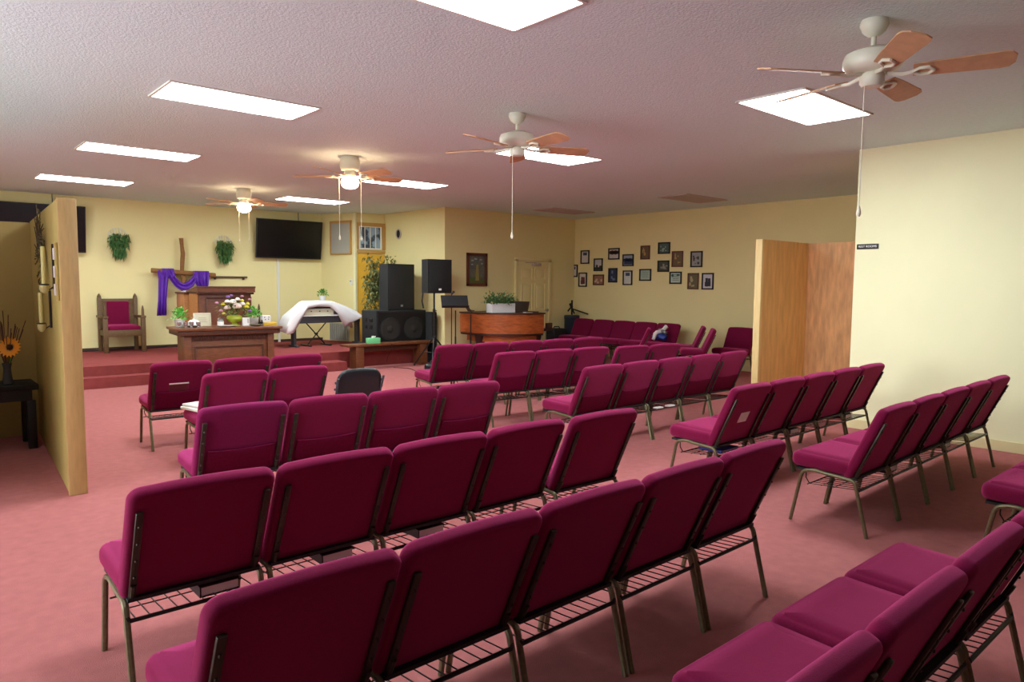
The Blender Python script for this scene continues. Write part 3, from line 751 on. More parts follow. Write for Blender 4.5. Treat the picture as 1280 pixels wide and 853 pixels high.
def leaves(b, c, R, n, L, w, seed, zr=1.0, droop=.3):
    rng = random.Random(seed)
    for i in range(n):
        a = rng.uniform(0, 2 * pi); e = rng.uniform(-.1, 1.4); q = rng.random() ** .5
        d = Vector((cos(a) * cos(e), sin(a) * cos(e), sin(e) * zr)); p = Vector(c) + Vector((d.x * R * q, d.y * R * q, d.z * R * q))
        b.leaf(p, d + Vector((rng.uniform(-.5, .5), rng.uniform(-.5, .5), rng.uniform(-.2, .5))), L * rng.uniform(.7, 1.2), w, bend=droop)
    return b
def potted(x, y, z, s, label, ml, seed, potcol=None):
    t = thing('potted_plant', label, 'plant', (x, y, z), 0)
    MB().lathe((0, 0, 0), [(.05 * s, 0), (.062 * s, .01 * s), (.075 * s, .10 * s), (.08 * s, .115 * s), (.07 * s, .115 * s), (.06 * s, .09 * s), (0, .09 * s)], 20).build('pot', potcol or m_pot, t)
    leaves(MB(), (0, 0, .13 * s), .13 * s, 130, .075 * s, .034 * s, seed).build('foliage', ml, t)
    return t
potted(*onT(-.62, .10), 1.0, 'bright green plant in a white pot, left end of the table', m_bright, 11)
potted(*onT(.50, .24), 1.0, 'bright green plant in a white pot, right of the flowers', m_bright, 12)
# silver cup cluster
for i, (a, d, lab) in enumerate(((-.68, -.16, 'leftmost small silver cup on the table'), (-.60, -.22, 'second small silver cup on the table'), (-.52, -.19, 'third small silver cup on the table'), (-.43, -.22, 'rightmost small silver cup on the table'))):
    t = thing('silver_cup', lab, 'cup', onT(a, d), 0, 'silver cups on the communion table')
    MB().lathe((0, 0, 0), [(.028, 0), (.03, .006), (.008, .015), (.008, .03), (.03, .045), (.034, .085), (.031, .085), (.026, .05), (0, .045)], 16).build('cup', m_silver, t)
t = thing('serving_dish', 'domed white serving dish behind the silver cups', 'dish', onT(-.46, -.06), 0)
MB().lathe((0, 0, 0), [(.07, 0), (.09, .01), (.10, .03), (.095, .03), (0, .015)], 20).build('dish', m_silver, t)
MB().lathe((0, 0, .028), [(.095, 0), (.085, .05), (.05, .08), (.012, .09), (.015, .105), (0, .11)], 20).build('dome_lid', m_pot, t)
t = thing('certificate_frame', 'cream framed certificate standing on the table', 'frame', onT(-.29, .14), ang)
Rl = Matrix.Rotation(RAD(-12), 4, 'X')
def lean(b): b.v = [tuple(Rl @ Vector(v)) for v in b.v]; return b
b = MB()
for (cx, cz, sx, sz) in ((0, .195, .25, .022), (0, .011, .25, .022), (-.115, .1, .022, .2), (.115, .1, .022, .2)): b.box((cx, 0, cz), (sx, .016, sz), bev=.003)
lean(b).build('frame', m_cream, t)
b = MB(); b.box((0, .002, .1), (.21, .006, .165)); lean(b).build('certificate', mat('certificate paper', (222, 218, 190), .7), t, smooth=False)
b = MB()
for k in range(4): b.box((0, -.002, .065 + .022 * k), (.13 - .02 * (k % 2), .002, .005))
lean(b).build('faded_lines', mat('faded ink', (170, 164, 130), .7), t, smooth=False)
MB().box((0, .055, .06), (.06, .006, .13), rx=RAD(25)).build('easel_leg', m_cream, t, smooth=False)
t = thing('lidded_jar', 'small glass jar with silver lid and white label', 'jar', onT(-.06, .02), 0)
MB().lathe((0, 0, 0), [(.04, 0), (.046, .008), (.046, .085), (.035, .10)], 20).build('jar', mat('jar glass', (150, 156, 150), .12), t)
MB().lathe((0, 0, .10), [(.042, 0), (.044, .02), (.03, .03), (.012, .035), (.0, .05)], 16).build('lid', m_silver, t)
MB().lathe((0, 0, .012), [(.047, 0), (.0475, .06), (.046, .06)], 20).build('label', m_paper, t)
t = thing('serving_plate', 'white plate left of the flower bowl', 'plate', onT(0.0, -.13), 0)
MB().lathe((0, 0, 0), [(.07, 0), (.13, .016), (.135, .02), (.13, .022), (.07, .008), (0, .006)], 28).build('plate', m_pot, t)
t = thing('serving_plate', 'silver and white plate right of the flower bowl', 'plate', onT(.40, -.22), 0)
MB().lathe((0, 0, 0), [(.06, 0), (.10, .02), (.105, .032), (.10, .032), (.06, .01), (0, .008)], 28).build('plate', m_silver, t)
t = thing('greeting_card', 'white folded card with a dark figure, right of the flowers', 'card', onT(.30, -.04), ang)
b = MB(); b.box((0, -.02, .065), (.10, .003, .13), rx=RAD(-10)); b.box((0, .02, .065), (.10, .003, .13), rx=RAD(10)); b.build('folded_sheet', m_paper, t, smooth=False)
b = MB(); b.box((.028, -.024, .075), (.022, .003, .07), rx=RAD(-10)); b.build('printed_figure', m_vent, t, smooth=False)
t = thing('yellow_box', 'flat yellow box at the right end of the table', 'box', onT(.66, .0), ang)
MB().box((0, 0, .022), (.20, .16, .044), bev=.004).build('box', m_gold, t)
t = thing('tissue_box', 'white patterned tissue box standing on the yellow box', 'box', (onT(.62, .02)[0], onT(.62, .02)[1], TZ + .044), ang)
MB().box((0, 0, .055), (.13, .11, .11), bev=.004).build('carton', m_pot, t)
b = MB()
for (px, pz) in ((-.03, .08), (.035, .085), (-.02, .045), (.03, .05)): b.box((px, -.0565, pz), (.016, .003, .014))
b.build('printed_pattern', m_darkgrey, t, smooth=False)
for k, (a, d, lab) in enumerate(((.50, -.08, 'left small dark figurine by the yellow box'), (.545, -.04, 'right small dark figurine by the yellow box'))):
    t = thing('figurine', lab, 'figurine', onT(a, d), 0, 'figurines on the communion table')
    MB().lathe((0, 0, 0), [(.022, 0), (.024, .01), (.014, .025), (.02, .05), (.008, .065), (.013, .08), (0, .09)], 14).build('body', m_dark, t)
# flower arrangement
t = thing('flower_arrangement', 'pink and white flower arrangement in a lime green footed bowl', 'flowers', onT(.16, .08), 0)
MB().lathe((0, 0, 0), [(.085, 0), (.08, .012), (.035, .03), (.035, .045), (.09, .065), (.118, .11), (.11, .15), (.085, .165), (.08, .16), (.10, .11), (0, .07)], 28).build('footed_bowl', m_green_bowl, t)
b = leaves(MB(), (0, 0, .20), .22, 170, .10, .035, 21, .8); b.build('foliage', mat('yellow green leaf', (120, 140, 40), .6, rgb2=(60, 84, 34), vscale=30), t)
rng = random.Random(9)
cols = {'pale': mat('pale pink petal', (240, 214, 206), .6), 'white': mat('white petal', (244, 240, 228), .6), 'yel': mat('yellow petal', (226, 220, 70), .6), 'pur': mat('lilac petal', (140, 96, 170), .6), 'mau': mat('mauve petal', (196, 140, 168), .6)}
def bloom(c, r, m, name='blossom'):
    b = MB(); c = Vector(c)
    for ringi, (k, e) in enumerate(((5, 1.2), (7, .7), (9, .2))):
        for i in range(k):
            a = 2 * pi * i / k + ringi; d = Vector((cos(a) * cos(e), sin(a) * cos(e), sin(e)))
            b.sphere(c + d * r * .55, (r * .42, r * .42, r * .34), 7, 5)
    return b.build(name, m, t)
for (p, r, k) in (((0.0, -.13, .29), .075, 'pale'), ((-.05, -.09, .36), .06, 'white'), ((.09, -.10, .33), .05, 'white'), ((-.13, -.08, .27), .055, 'pale'), ((-.12, -.05, .37), .042, 'white'), ((.03, -.08, .40), .045, 'pale'),
                  ((.16, -.07, .28), .05, 'yel'), ((.20, -.02, .33), .04, 'yel'), ((.12, .0, .38), .04, 'yel'), ((-.17, -.02, .33), .038, 'yel'), ((-.22, -.06, .23), .035, 'mau'), ((-.09, .0, .44), .035, 'pur'), ((-.03, .03, .46), .03, 'pur'), ((.12, -.02, .45), .03, 'mau'), ((.23, -.04, .40), .028, 'mau'), ((.20, -.12, .22), .035, 'pur'), ((-.26, .0, .35), .03, 'mau'), ((-.20, -.12, .19), .03, 'yel')):
    bloom(p, r, cols[k])
b = MB()
for (p) in ((-.09, .0, .44), (-.03, .03, .46), (.12, -.02, .45), (.23, -.04, .40), (-.26, 0, .35), (-.22, -.06, .23), (.2, -.12, .22), (.2, -.02, .33), (-.17, -.02, .33)): b.tube([(0, 0, .14), (p[0] * .5, p[1] * .5, p[2] * .75), p], .004, 5)
b.build('stems', m_fern, t)

# ------------------------------------------------------------------ keyboards under the white cloth
KY = 13.20
t = thing('digital_piano', 'dark digital piano under the draped white cloth', 'piano', (6.55, KY, PH), 0)
MB().box((0, 0, .53), (1.32, .34, .14), bev=.012).build('body', m_darkgrey, t)
b = MB(); b.box((0, -.15, .605), (1.18, .12, .012)); b.build('white_keys', m_paper, t, smooth=False)
for s in (-1, 1):
    b = MB(); b.box((s * .69, -.02, .235), (.05, .14, .47)); b.box((s * .69, -.02, .02), (.06, .34, .04), bev=.006); b.box((s * .672, 0, .5), (.04, .30, .08)); b.build('leg', m_darkgrey, t, smooth=False)
t = thing('keyboard_stand', 'black crossed keyboard stand below the dark piano', 'stand', (6.35, KY + .02, PH), 0)
for s in (-1, 1):
    b = MB(); b.tube([(s * .20, .04 * s, .03), (-s * .19, .04 * s, .455)], .012, 8); b.build('brace', m_black, t)
    MB().box((s * .21, 0, .015), (.05, .42, .03), bev=.008).build('foot', m_black, t)
b = MB(); b.cyl((0, -.05, .24), (0, .05, .24), .02, 10); b.build('pivot_bolt', m_black, t)
t = thing('synthesizer', 'cream synthesizer peeking out under the white cloth', 'keyboard', (6.36, KY + .02, PH + .612), 0)
MB().box((0, 0, .065), (.62, .30, .13), bev=.012).build('housing', m_cream, t)
MB().box((0, .02, .19), (.56, .22, .12), bev=.02).build('raised_lid', m_darkgrey, t)
b = MB()
for dx in (-.18, .0, .17): b.cyl((dx, -.15, .08), (dx, -.165, .08), .012, 10)
b.build('knobs', m_darkgrey, t)
t = thing('draped_cloth', 'white cloth draped over the keyboards beside the communion table', 'cloth', (6.55, KY, PH), 0)
U = [(-.93, .30), (-.90, .44), (-.80, .62), (-.62, .76), (-.46, .885), (-.1, .895), (.10, .885), (.34, .80), (.56, .70), (.70, .61), (.73, .56)]
Lw = [(-.90, .26), (-.78, .29), (-.68, .42), (-.60, .56), (-.48, .76), (-.28, .79), (.0, .78), (.14, .66), (.30, .37), (.46, .44), (.70, .55)]
b = MB(); vs = []; K = 10
for i, ((ux, uz), (lx, lz)) in enumerate(zip(U, Lw)):
    sag = .02 * sin(i * 1.9)
    rows_ = [(ux, .24, max(uz - .30, .3)), (ux, .22, uz - .02), (ux, .10, uz + .004), (ux, -.08, uz), (ux + .005, -.185, uz - .015)]
    for q in (.2, .45, .7, 1.0): rows_.append((ux + (lx - ux) * q, -.205 - .02 * sin(q * pi) - sag * q, uz + (lz - uz) * q))
    vs += rows_
n = 9; fs = [(i * n + k, i * n + k + 1, (i + 1) * n + k + 1, (i + 1) * n + k) for i in range(len(U) - 1) for k in range(n - 1)]
b.add(vs, fs); o = b.build('drape', m_cloth, t, ang=24)
md = o.modifiers.new('thickness', 'SOLIDIFY'); md.thickness = .006; md.offset = 1
potted(6.50, KY + .02, PH + .897, .85, 'green plant in a white pot on the draped cloth', m_leaf, 31)

# ------------------------------------------------------------------ recess wall fittings
dR = Vector((7.40 - 7.10, 13.53 - YS, 0)).normalized(); rzR = math.atan2(dR.y, dR.x); nR = Vector((dR.y, -dR.x, 0))
def onR(q, z, off=.0): return Vector((7.10, YS, 0)) + dR * q + nR * off + Vector((0, 0, z))
t = thing('acoustic_panel', 'grey framed panel on the narrow wall beside the barred window', 'panel', onR(.60, 2.51), rzR)
MB().box((0, -.012, 0), (.56, .024, .66)).build('panel_sheet', m_panelgrey, t, smooth=False)
b = MB()
for (cx, cz, sx, sz) in ((0, .34, .62, .05), (0, -.335, .60, .03), (-.29, 0, .03, .66), (.29, 0, .03, .66)): b.box((cx, -.018, cz), (sx, .036, sz))
b.build('frame', m_woodtrim, t, smooth=False)
t = thing('thermostat', 'small white thermostat on the narrow recess wall', 'thermostat', onR(.88, 1.575), rzR)
MB().box((0, -.012, 0), (.09, .024, .12), bev=.006).build('case', m_white, t); MB().box((0, -.026, .02), (.05, .004, .03)).build('display', m_panelgrey, t, smooth=False)
t = thing('wall_register', 'grey ribbed wall register low behind the draped cloth', 'vent', onR(.52, .50), rzR)
MB().box((0, -.008, 0), (.56, .016, .38)).build('plate', m_panelgrey, t, smooth=False)
b = MB()
for k in range(9): b.box((-.24 + .06 * k, -.022, 0), (.022, .014, .34))
b.build('ribs', m_steel, t, smooth=False)
t = thing('wall_hole_plate', 'round dark vent hole high on the yellow alcove wall', 'vent', (8.074, 12.87, 2.59), 0)
b = MB(); b.tube([(-.0, 0, 0), (-.012, 0, 0)], .085, 20); b.build('dark_disc', m_dark, t)
b = MB(); b.tube([(-.012, cos(2 * pi * k / 24) * .085, sin(2 * pi * k / 24) * .095) for k in range(25)], .014, 6); b.build('rim', m_vent, t)

# ------------------------------------------------------------------ speakers
t = thing('subwoofer_cabinet', 'wide black double subwoofer cabinet on the platform', 'speaker', (7.46, 12.08, PH), 0)
MB().box((0, 0, .365), (1.13, .56, .73), bev=.012).build('cabinet', m_carpetbox, t)
MB().box((0, -.283, .365), (1.07, .012, .67)).build('front_baffle', m_black, t, smooth=False)
for s in (-1, 1):
    b = MB(); T = Matrix.Translation((s * .27, -.288, .37)) @ Matrix.Rotation(RAD(90), 4, 'X')
    b.lathe((0, 0, 0), [(.23, 0), (.235, .014), (.215, .02), (.205, .004)], 32); b.v = [tuple(T @ Vector(v)) for v in b.v]; o = b.build('woofer_rim', m_grille, t)
    b = MB(); b.lathe((0, 0, 0), [(.205, .010), (.19, .016), (.17, .004), (.08, -.05 + .052), (.075, .012), (.04, .03), (0, .034)], 32); b.v = [tuple(T @ Vector(v)) for v in b.v]; b.build('woofer_cone', m_cone, t)
for zz in (.55, .42):
    for yy in (-.10, .10):
        b = MB(); b.box((-.568, yy, zz), (.012, .09, .07), bev=.004); b.build('handle_recess', m_dark, t)
t = thing('loudspeaker', 'large black loudspeaker standing on the subwoofer cabinet', 'speaker', (7.49, 12.06, PH + .73), 0)
MB().prism([(-.30, -.20), (.30, -.20), (.24, .22), (-.24, .22)], 0, .90).build('cabinet', m_carpetbox, t, smooth=False)
MB().box((0, -.206, .45), (.57, .016, .86), bev=.006).build('grille', m_grille, t)
o = MB().box((.0, -.217, .09), (.05, .006, .04), bev=.002).build('badge', m_steel, t)
t = thing('speaker_stand', 'black tripod speaker stand near the piano', 'stand', (7.57, 10.86, 0), RAD(10))
MB().cyl((0, 0, .22), (0, 0, 1.379), .018, 12).build('pole', m_black, t)
b = MB(); b.lathe((0, 0, .50), [(.02, 0), (.035, .01), (.035, .07), (.02, .08)], 14); b.build('collar', m_black, t)
b = MB(); b.lathe((0, 0, 1.02), [(.02, 0), (.028, .01), (.028, .06), (.02, .07)], 12); b.cyl((0, 0, 1.05), (.06, 0, 1.05), .01, 8); b.build('clamp_knob', m_black, t)
for k in range(3):
    a = RAD(-140 + 120 * k); e = Vector((cos(a) * .46, sin(a) * .46, .015)); 
    lg = MB().tube([Vector((cos(a) * .03, sin(a) * .03, .54)), e], .013, 8).build('leg', m_black, t)
    MB().tube([Vector((cos(a) * .018, sin(a) * .018, .26)), Vector((cos(a) * .24, sin(a) * .24, .28))], .008, 6).build('strut', m_black, lg)
    MB().sphere(e, .018, 8, 6).build('rubber_foot', m_dark, lg)
t = thing('loudspeaker', 'black loudspeaker on the tripod stand', 'speaker', (7.59, 10.86, 1.38), 0)
MB().prism([(-.265, -.16), (.265, -.16), (.18, .17), (-.18, .17)], 0, .62).build('cabinet', m_carpetbox, t, smooth=False)
MB().box((0, -.166, .31), (.50, .016, .585), bev=.006).build('grille', m_grille, t)
MB().box((-.01, -.177, .07), (.06, .006, .035), bev=.002).build('badge', m_paper, t)
MB().tube([(-.2, .1, -.001), (-.22, .1, -.15), (-.19, .1, -.28)], .014, 8).build('hanging_cable', m_black, t)
t = thing('black_column', 'tall narrow black box at the right end of the bench', 'case', (7.98, 11.55, 0), 0)  # plain dark box standing in for a dark panel at the platform end
MB().box((0, 0, .50), (.12, .22, 1.0), bev=.01).build('case', m_carpetbox, t)
MB().sphere((.0, -.115, .52), (.02, .012, .03), 8, 6).build('latch', m_steel, t)
t = thing('gear_bag', 'small black gear bag at the foot of the tripod stand', 'bag', (7.16, 10.34, 0), .5)
MB().box((0, 0, .075), (.28, .20, .15), bev=.05, seg=3).build('body', m_vinyl, t); MB().tube([(-.08, 0, .145), (-.05, 0, .19), (.05, 0, .19), (.08, 0, .145)], .009, 6).build('handle', m_black, t)

# ------------------------------------------------------------------ ficus behind the speakers
rng = random.Random(17)
t = thing('ficus_tree', 'tall leafy ficus tree rising behind the large loudspeaker', 'plant', (7.60, 12.72, PH), 0)
MB().lathe((0, 0, 0), [(.12, 0), (.14, .02), (.16, .25), (.17, .27), (.15, .27), (0, .24)], 20).build('pot', m_darkgrey, t)
b = MB(); ends = []
for k in range(3): b.tube([(.03 * k - .03, 0, .2), (.05 * sin(k * 2), .03 * cos(k), .7), (-.05 + .05 * k, 0, 1.25)], [.018, .015, .01], 6)
for k in range(26):
    z = rng.uniform(.8, 1.35); a = rng.uniform(0, 2 * pi); e = Vector((cos(a) * rng.uniform(.15, .36), sin(a) * rng.uniform(.1, .25), z + rng.uniform(.05, .55)))
    if e.x > .25 and e.z < 1.5: e.z += .4
    e.z = min(e.z, 1.93); b.tube([(0, 0, z - .15), (e.x * .5, e.y * .5, z + .1), e], [.007, .005, .003], 5); ends.append((Vector((0, 0, z - .1)), e))
b.build('trunk', m_trunk, t)
b = MB()
for (s, e) in ends:
    for i in range(40):
        q = rng.uniform(.35, 1.08); p = s.lerp(e, q) + Vector((rng.gauss(0, .05), rng.gauss(0, .05), rng.gauss(0, .05)))
        b.leaf(p, (rng.uniform(-1, 1), rng.uniform(-1, 1), rng.uniform(-.9, .3)), rng.uniform(.07, .12), .042)
for i in range(420):
    p = Vector((rng.uniform(-.38, -.10), rng.uniform(-.15, .2), rng.uniform(.65, 1.45))); b.leaf(p, (rng.uniform(-1, 1), rng.uniform(-1, 1), rng.uniform(-.9, .3)), rng.uniform(.07, .12), .042)
b.build('foliage', m_ficus, t)

# ------------------------------------------------------------------ bench with tissue box
t = thing('wooden_bench', 'long brown wooden bench in front of the subwoofer cabinet', 'bench', (6.98, 11.47, 0), RAD(-1))
MB().box((0, 0, .43), (1.86, .30, .04), bev=.006).build('seat_board', m_oak, t)
MB().box((0, 0, .35), (1.46, .03, .09)).build('stretcher', m_oakd, t, smooth=False)
for s in (-1, 1): MB().box((s * .68, 0, .205), (.16, .26, .41), bev=.005).build('leg', m_oak, t)
t = thing('tissue_box', 'mint green tissue box on the wooden bench', 'box', (6.62, 11.45, .45), RAD(-8))
MB().box((0, 0, .05), (.24, .12, .10), bev=.004).build('carton', m_mint, t)
b = MB(); rngt = random.Random(2)
for k in range(7): b.leaf((.0 + rngt.uniform(-.03, .03), 0, .098), (rngt.uniform(-.6, .6), rngt.uniform(-.4, .4), 1), .05, .05, bend=0)
b.build('tissue', m_paper, t)
# cables
b = MB(); b.tube([(2.05, 14.435, PH + .01), (2.6, 14.44, PH + .01), (3.2, 14.436, PH + .01), (3.6, 14.42, PH + .01), (3.9, 14.43, PH + .03)], .009, 6); tag(b.build('power_cable', m_dark), 'black cable along the stage wall by the pulpit chair', 'cable')
b = MB(); b.tube([(6.9, 11.2, .008), (7.05, 10.9, .008), (6.9, 10.4, .008), (7.1, 10.1, .008), (7.5, 10.4, .008)], .007, 6); tag(b.build('power_cable', mat('brown cable', (96, 44, 44), .6)), 'thin dark cable across the carpet before the bench', 'cable')
b = MB(); b.tube([(6.95, 11.40, .455), (6.93, 11.31, .44), (6.92, 11.30, .33), (6.86, 11.32, .22), (6.84, 11.35, .10)], .004, 6); tag(b.build('thin_cord', m_dark), 'thin cord hanging from the bench edge', 'cable')

# ------------------------------------------------------------------ music stands
def music_stand(x, y, rz, label, h, w, tiltd):
    t = thing('music_stand', label, 'music stand', (x, y, 0), rz, 'black music stands')
    MB().cyl((0, 0, .10), (0, 0, h - .05), .011, 10).build('pole', m_black, t)
    MB().cyl((0, 0, .10), (0, 0, h * .55), .015, 10).build('sleeve', m_black, t)
    for k in range(3):
        a = RAD(90 + 120 * k); MB().tube([(0, 0, .18), (cos(a) * .12, sin(a) * .12, .10), (cos(a) * .27, sin(a) * .27, .012)], .009, 6).build('leg', m_black, t)
    T = Matrix.Translation((0, .02, h)) @ Matrix.Rotation(RAD(tiltd), 4, 'X')
    b = MB(); b.box((0, 0, .13), (w, .006, .27)); b.box((0, -.03, -.003), (w, .06, .006)); b.v = [tuple(T @ Vector(v)) for v in b.v]; b.build('desk', m_black, t, smooth=False)
music_stand(7.44, 10.02, RAD(-28), 'black music stand with a wide desk beside the tripod', 1.14, .48, -38)
music_stand(7.95, 10.24, RAD(62), 'black music stand with its desk turned edge-on by the piano', 1.05, .42, -30)
t = thing('microphone_stand', 'thin black microphone stand behind the wide music stand', 'microphone stand', (7.72, 10.52, 0), 0)
MB().cyl((0, 0, .02), (0, 0, 1.36), .009, 8).build('pole', m_black, t); MB().lathe((0, 0, 0), [(.13, 0), (.13, .015), (.03, .035), (.012, .05)], 20).build('base', m_black, t)
b = MB(); b.tube([(0, 0, 1.36), (.0, -.05, 1.40)], .014, 8); b.sphere((0, -.06, 1.405), .025, 10, 8); b.build('microphone', m_darkgrey, t)

# ------------------------------------------------------------------ baby grand piano
t = thing('grand_piano', 'brown baby grand piano before the six-panel door', 'piano', (8.6, 10.3, 0), 0)
outl = [(.70, -.68), (.45, -.69), (.18, -.66), (.0, -.57), (-.18, -.42), (-.28, -.28), (-.36, -.17), (-.42, -.04), (-.44, .12), (-.44, .50), (-.40, .62), (.70, .62)]
def smooth_poly(p, it=2):
    for _ in range(it):
        q = []
        for i in range(len(p)):
            a, c = Vector(p[i]), Vector(p[(i + 1) % len(p)]); q += [tuple(a.lerp(c, .25)), tuple(a.lerp(c, .75))]
        p = q
    return p
so = smooth_poly(outl)
MB().prism(so, .64, 1.0).build('case', m_piano, t, ang=35)
MB().prism([(x * .99, y * .985) for x, y in so], .60, .645).build('lower_moulding', m_pianod, t, ang=35)
MB().prism([(x * 1.03, y * 1.03) for x, y in so], 1.0, 1.025).build('lid', m_pianod, t, ang=35)
MB().prism([(x * .80 + .02, y * .86) for x, y in so], .48, .605).build('belly', m_piano, t, ang=35)
b = MB(); b.box((.76, -.03, .70), (.20, 1.28, .05)); b.box((.77, -.65, .76), (.14, .06, .14), bev=.01); b.box((.77, .59, .76), (.14, .06, .14), bev=.01); b.build('keybed', m_pianod, t)
MB().box((.79, -.03, .735), (.13, 1.18, .02)).build('keys', m_paper, t, smooth=False)
for (lx, ly) in ((-.30, .10), (.58, -.48), (.58, .46)):
    MB().lathe((lx, ly, 0), [(.03, 0), (.045, .03), (.05, .08), (.06, .20), (.045, .26), (.07, .33), (.055, .38), (.085, .46), (.11, .55), (.12, .61)], 16).build('leg', m_pianod, t)
MB().box((.46, -.03, 1.035), (.30, 1.0, .02), ry=0).build('music_shelf', m_pianod, t, smooth=False)
b = MB(); b.box((.52, .02, 1.13), (.016, .72, .20), ry=RAD(14)); b.build('music_desk', m_pianod, t, smooth=False)
b = MB(); b.box((.35, -.05, .20), (.05, .30, .40)); b.box((.38, -.05, .05), (.14, .32, .05)); b.build('pedal_lyre', m_pianod, t, smooth=False)
t = thing('planter', 'white rectangular planter with leafy greenery on the piano', 'planter', (8.60, 10.16, 1.026), RAD(-6))
MB().prism([(-.26, -.10), (.26, -.10), (.26, .10), (-.26, .10)], 0, .17).build('planter_box', m_pot, t, smooth=False)
b = MB()
rng = random.Random(41)
for i in range(420):
    p = Vector((rng.uniform(-.29, .29), rng.uniform(-.13, .13), .15 + rng.random() * .14 * (1 + .4 * cos(i)))); d = Vector((p.x * 2.2 + rng.uniform(-.5, .5), rng.uniform(-1, .6), rng.uniform(-.1, 1.1)))
    b.leaf(p, d, rng.uniform(.07, .13), .035)
b.build('foliage', mat('ivy leaf', (52, 108, 52), .6, rgb2=(120, 160, 100), vscale=28), t)
b = MB(); b.box((0, 0, .004), (.16, .10, .008)); o = b.build('paper_card', m_paper, smooth=False); o.location = (8.98, 9.82, 1.0265); tag(o, 'white paper lying at the right front of the piano lid', 'paper')

# ------------------------------------------------------------------ things in the far corner
t = thing('guitar_amplifier', 'small black amplifier in the corner by the drum case', 'amplifier', (10.90, 10.99, 0), 0)
MB().box((0, 0, .30), (.38, .26, .60), bev=.012).build('cabinet', m_carpetbox, t); MB().box((0, -.135, .25), (.32, .012, .44)).build('grille', m_grille, t, smooth=False)
MB().tube([(-.10, 0, .60), (-.07, 0, .64), (.07, 0, .64), (.10, 0, .60)], .012, 6).build('handle', m_black, t)
t = thing('drum_case', 'tall dark blue cylindrical drum case near the wall chairs', 'case', (11.46, 11.07, 0), 0)
MB().lathe((0, 0, 0), [(.155, 0), (.165, .01), (.165, .79), (.172, .80), (.172, .86), (.16, .875), (0, .88)], 24).build('case', m_bluedark, t)
MB().lathe((0, 0, .40), [(.166, 0), (.17, .004), (.17, .04), (.166, .044)], 24).build('strap', m_black, t)
t = thing('folded_tripod', 'black folded tripod lying across the drum case top', 'tripod', (11.46, 11.07, .88), 0)
b = MB(); b.tube([(0, 0, .005), (.0, .0, .33)], .02, 8); b.tube([(0, 0, .17), (-.03, .03, .26)], .03, 8); b.build('column', m_dark, t)
for (p, q) in (((0, 0, .14), (.08, -.42, .03)), ((0, 0, .20), (-.08, .05, .08)), ((0, 0, .16), (.14, .06, .03))): MB().tube([p, q], .016, 8).build('leg', m_dark, t)
t = thing('cloth_bundle', 'blue and white cloth bundle on a wall chair', 'cloth', (11.0, 8.29, .482), .3)
rr = random.Random(8)
def crumple(nm, pts, rad, m):
    b = MB(); b.tube(bz(pts), rad, 12); b.v = [(x + rr.uniform(-.012, .012), y + rr.uniform(-.012, .012), z + rr.uniform(-.010, .010)) for x, y, z in b.v]
    b.build(nm, m, t, ang=80)
crumple('blue_cloth', [(0, .13, .06), (.02, .02, .12), (0, -.12, .07)], .06, m_blue)
crumple('white_cloth', [(.12, -.09, .30), (.07, -.02, .20), (-.04, .06, .18), (-.10, .09, .05)], .035, m_paper)
crumple('grey_fold', [(.09, .05, .22), (.03, -.04, .20), (.0, -.12, .17)], .03, m_steel)

# ------------------------------------------------------------------ framed picture by the door
t = thing('picture_frame', 'large red-brown framed lighthouse picture left of the door', 'picture', (8.88, YD, 1.845), 0)
b = MB()
for (cx, cz, sx, sz) in ((0, .30, .52, .06), (0, -.30, .52, .06), (-.23, 0, .06, .66), (.23, 0, .06, .66)): b.box((cx, -.018, cz), (sx, .036, sz), bev=.006)
b.build('frame', m_redwood, t)
MB().box((0, -.006, 0), (.42, .012, .56)).build('print', mat('dusky print', (70, 82, 92), .5, rgb2=(120, 116, 90), vscale=7), t, smooth=False)
b = MB(); b.prism([(-.035, -.22), (.06, -.22), (.04, .10), (-.01, .10)], -.001, .001, Matrix.Translation((0, -.0135, 0)) @ Matrix.Rotation(RAD(90), 4, 'X')); b.build('pale_tower', mat('tower print', (150, 140, 76), .5), t, smooth=False)
b = MB(); b.prism([(-.2, -.27), (.2, -.27), (.2, -.20), (0, -.14), (-.2, -.18)], -.001, .001, Matrix.Translation((0, -.0128, 0)) @ Matrix.Rotation(RAD(90), 4, 'X')); b.build('shore', mat('shore print', (86, 96, 50), .5), t, smooth=False)
b = MB()
for (px, pz, s) in ((-.11, .18, .03), (-.03, .21, .035), (.10, .20, .03), (-.12, .10, .025), (.13, .12, .025)): b.box((px, -.0135, pz), (s * 2, .002, s))
b.build('pale_clouds', mat('cloud print', (150, 166, 170), .5), t, smooth=False)

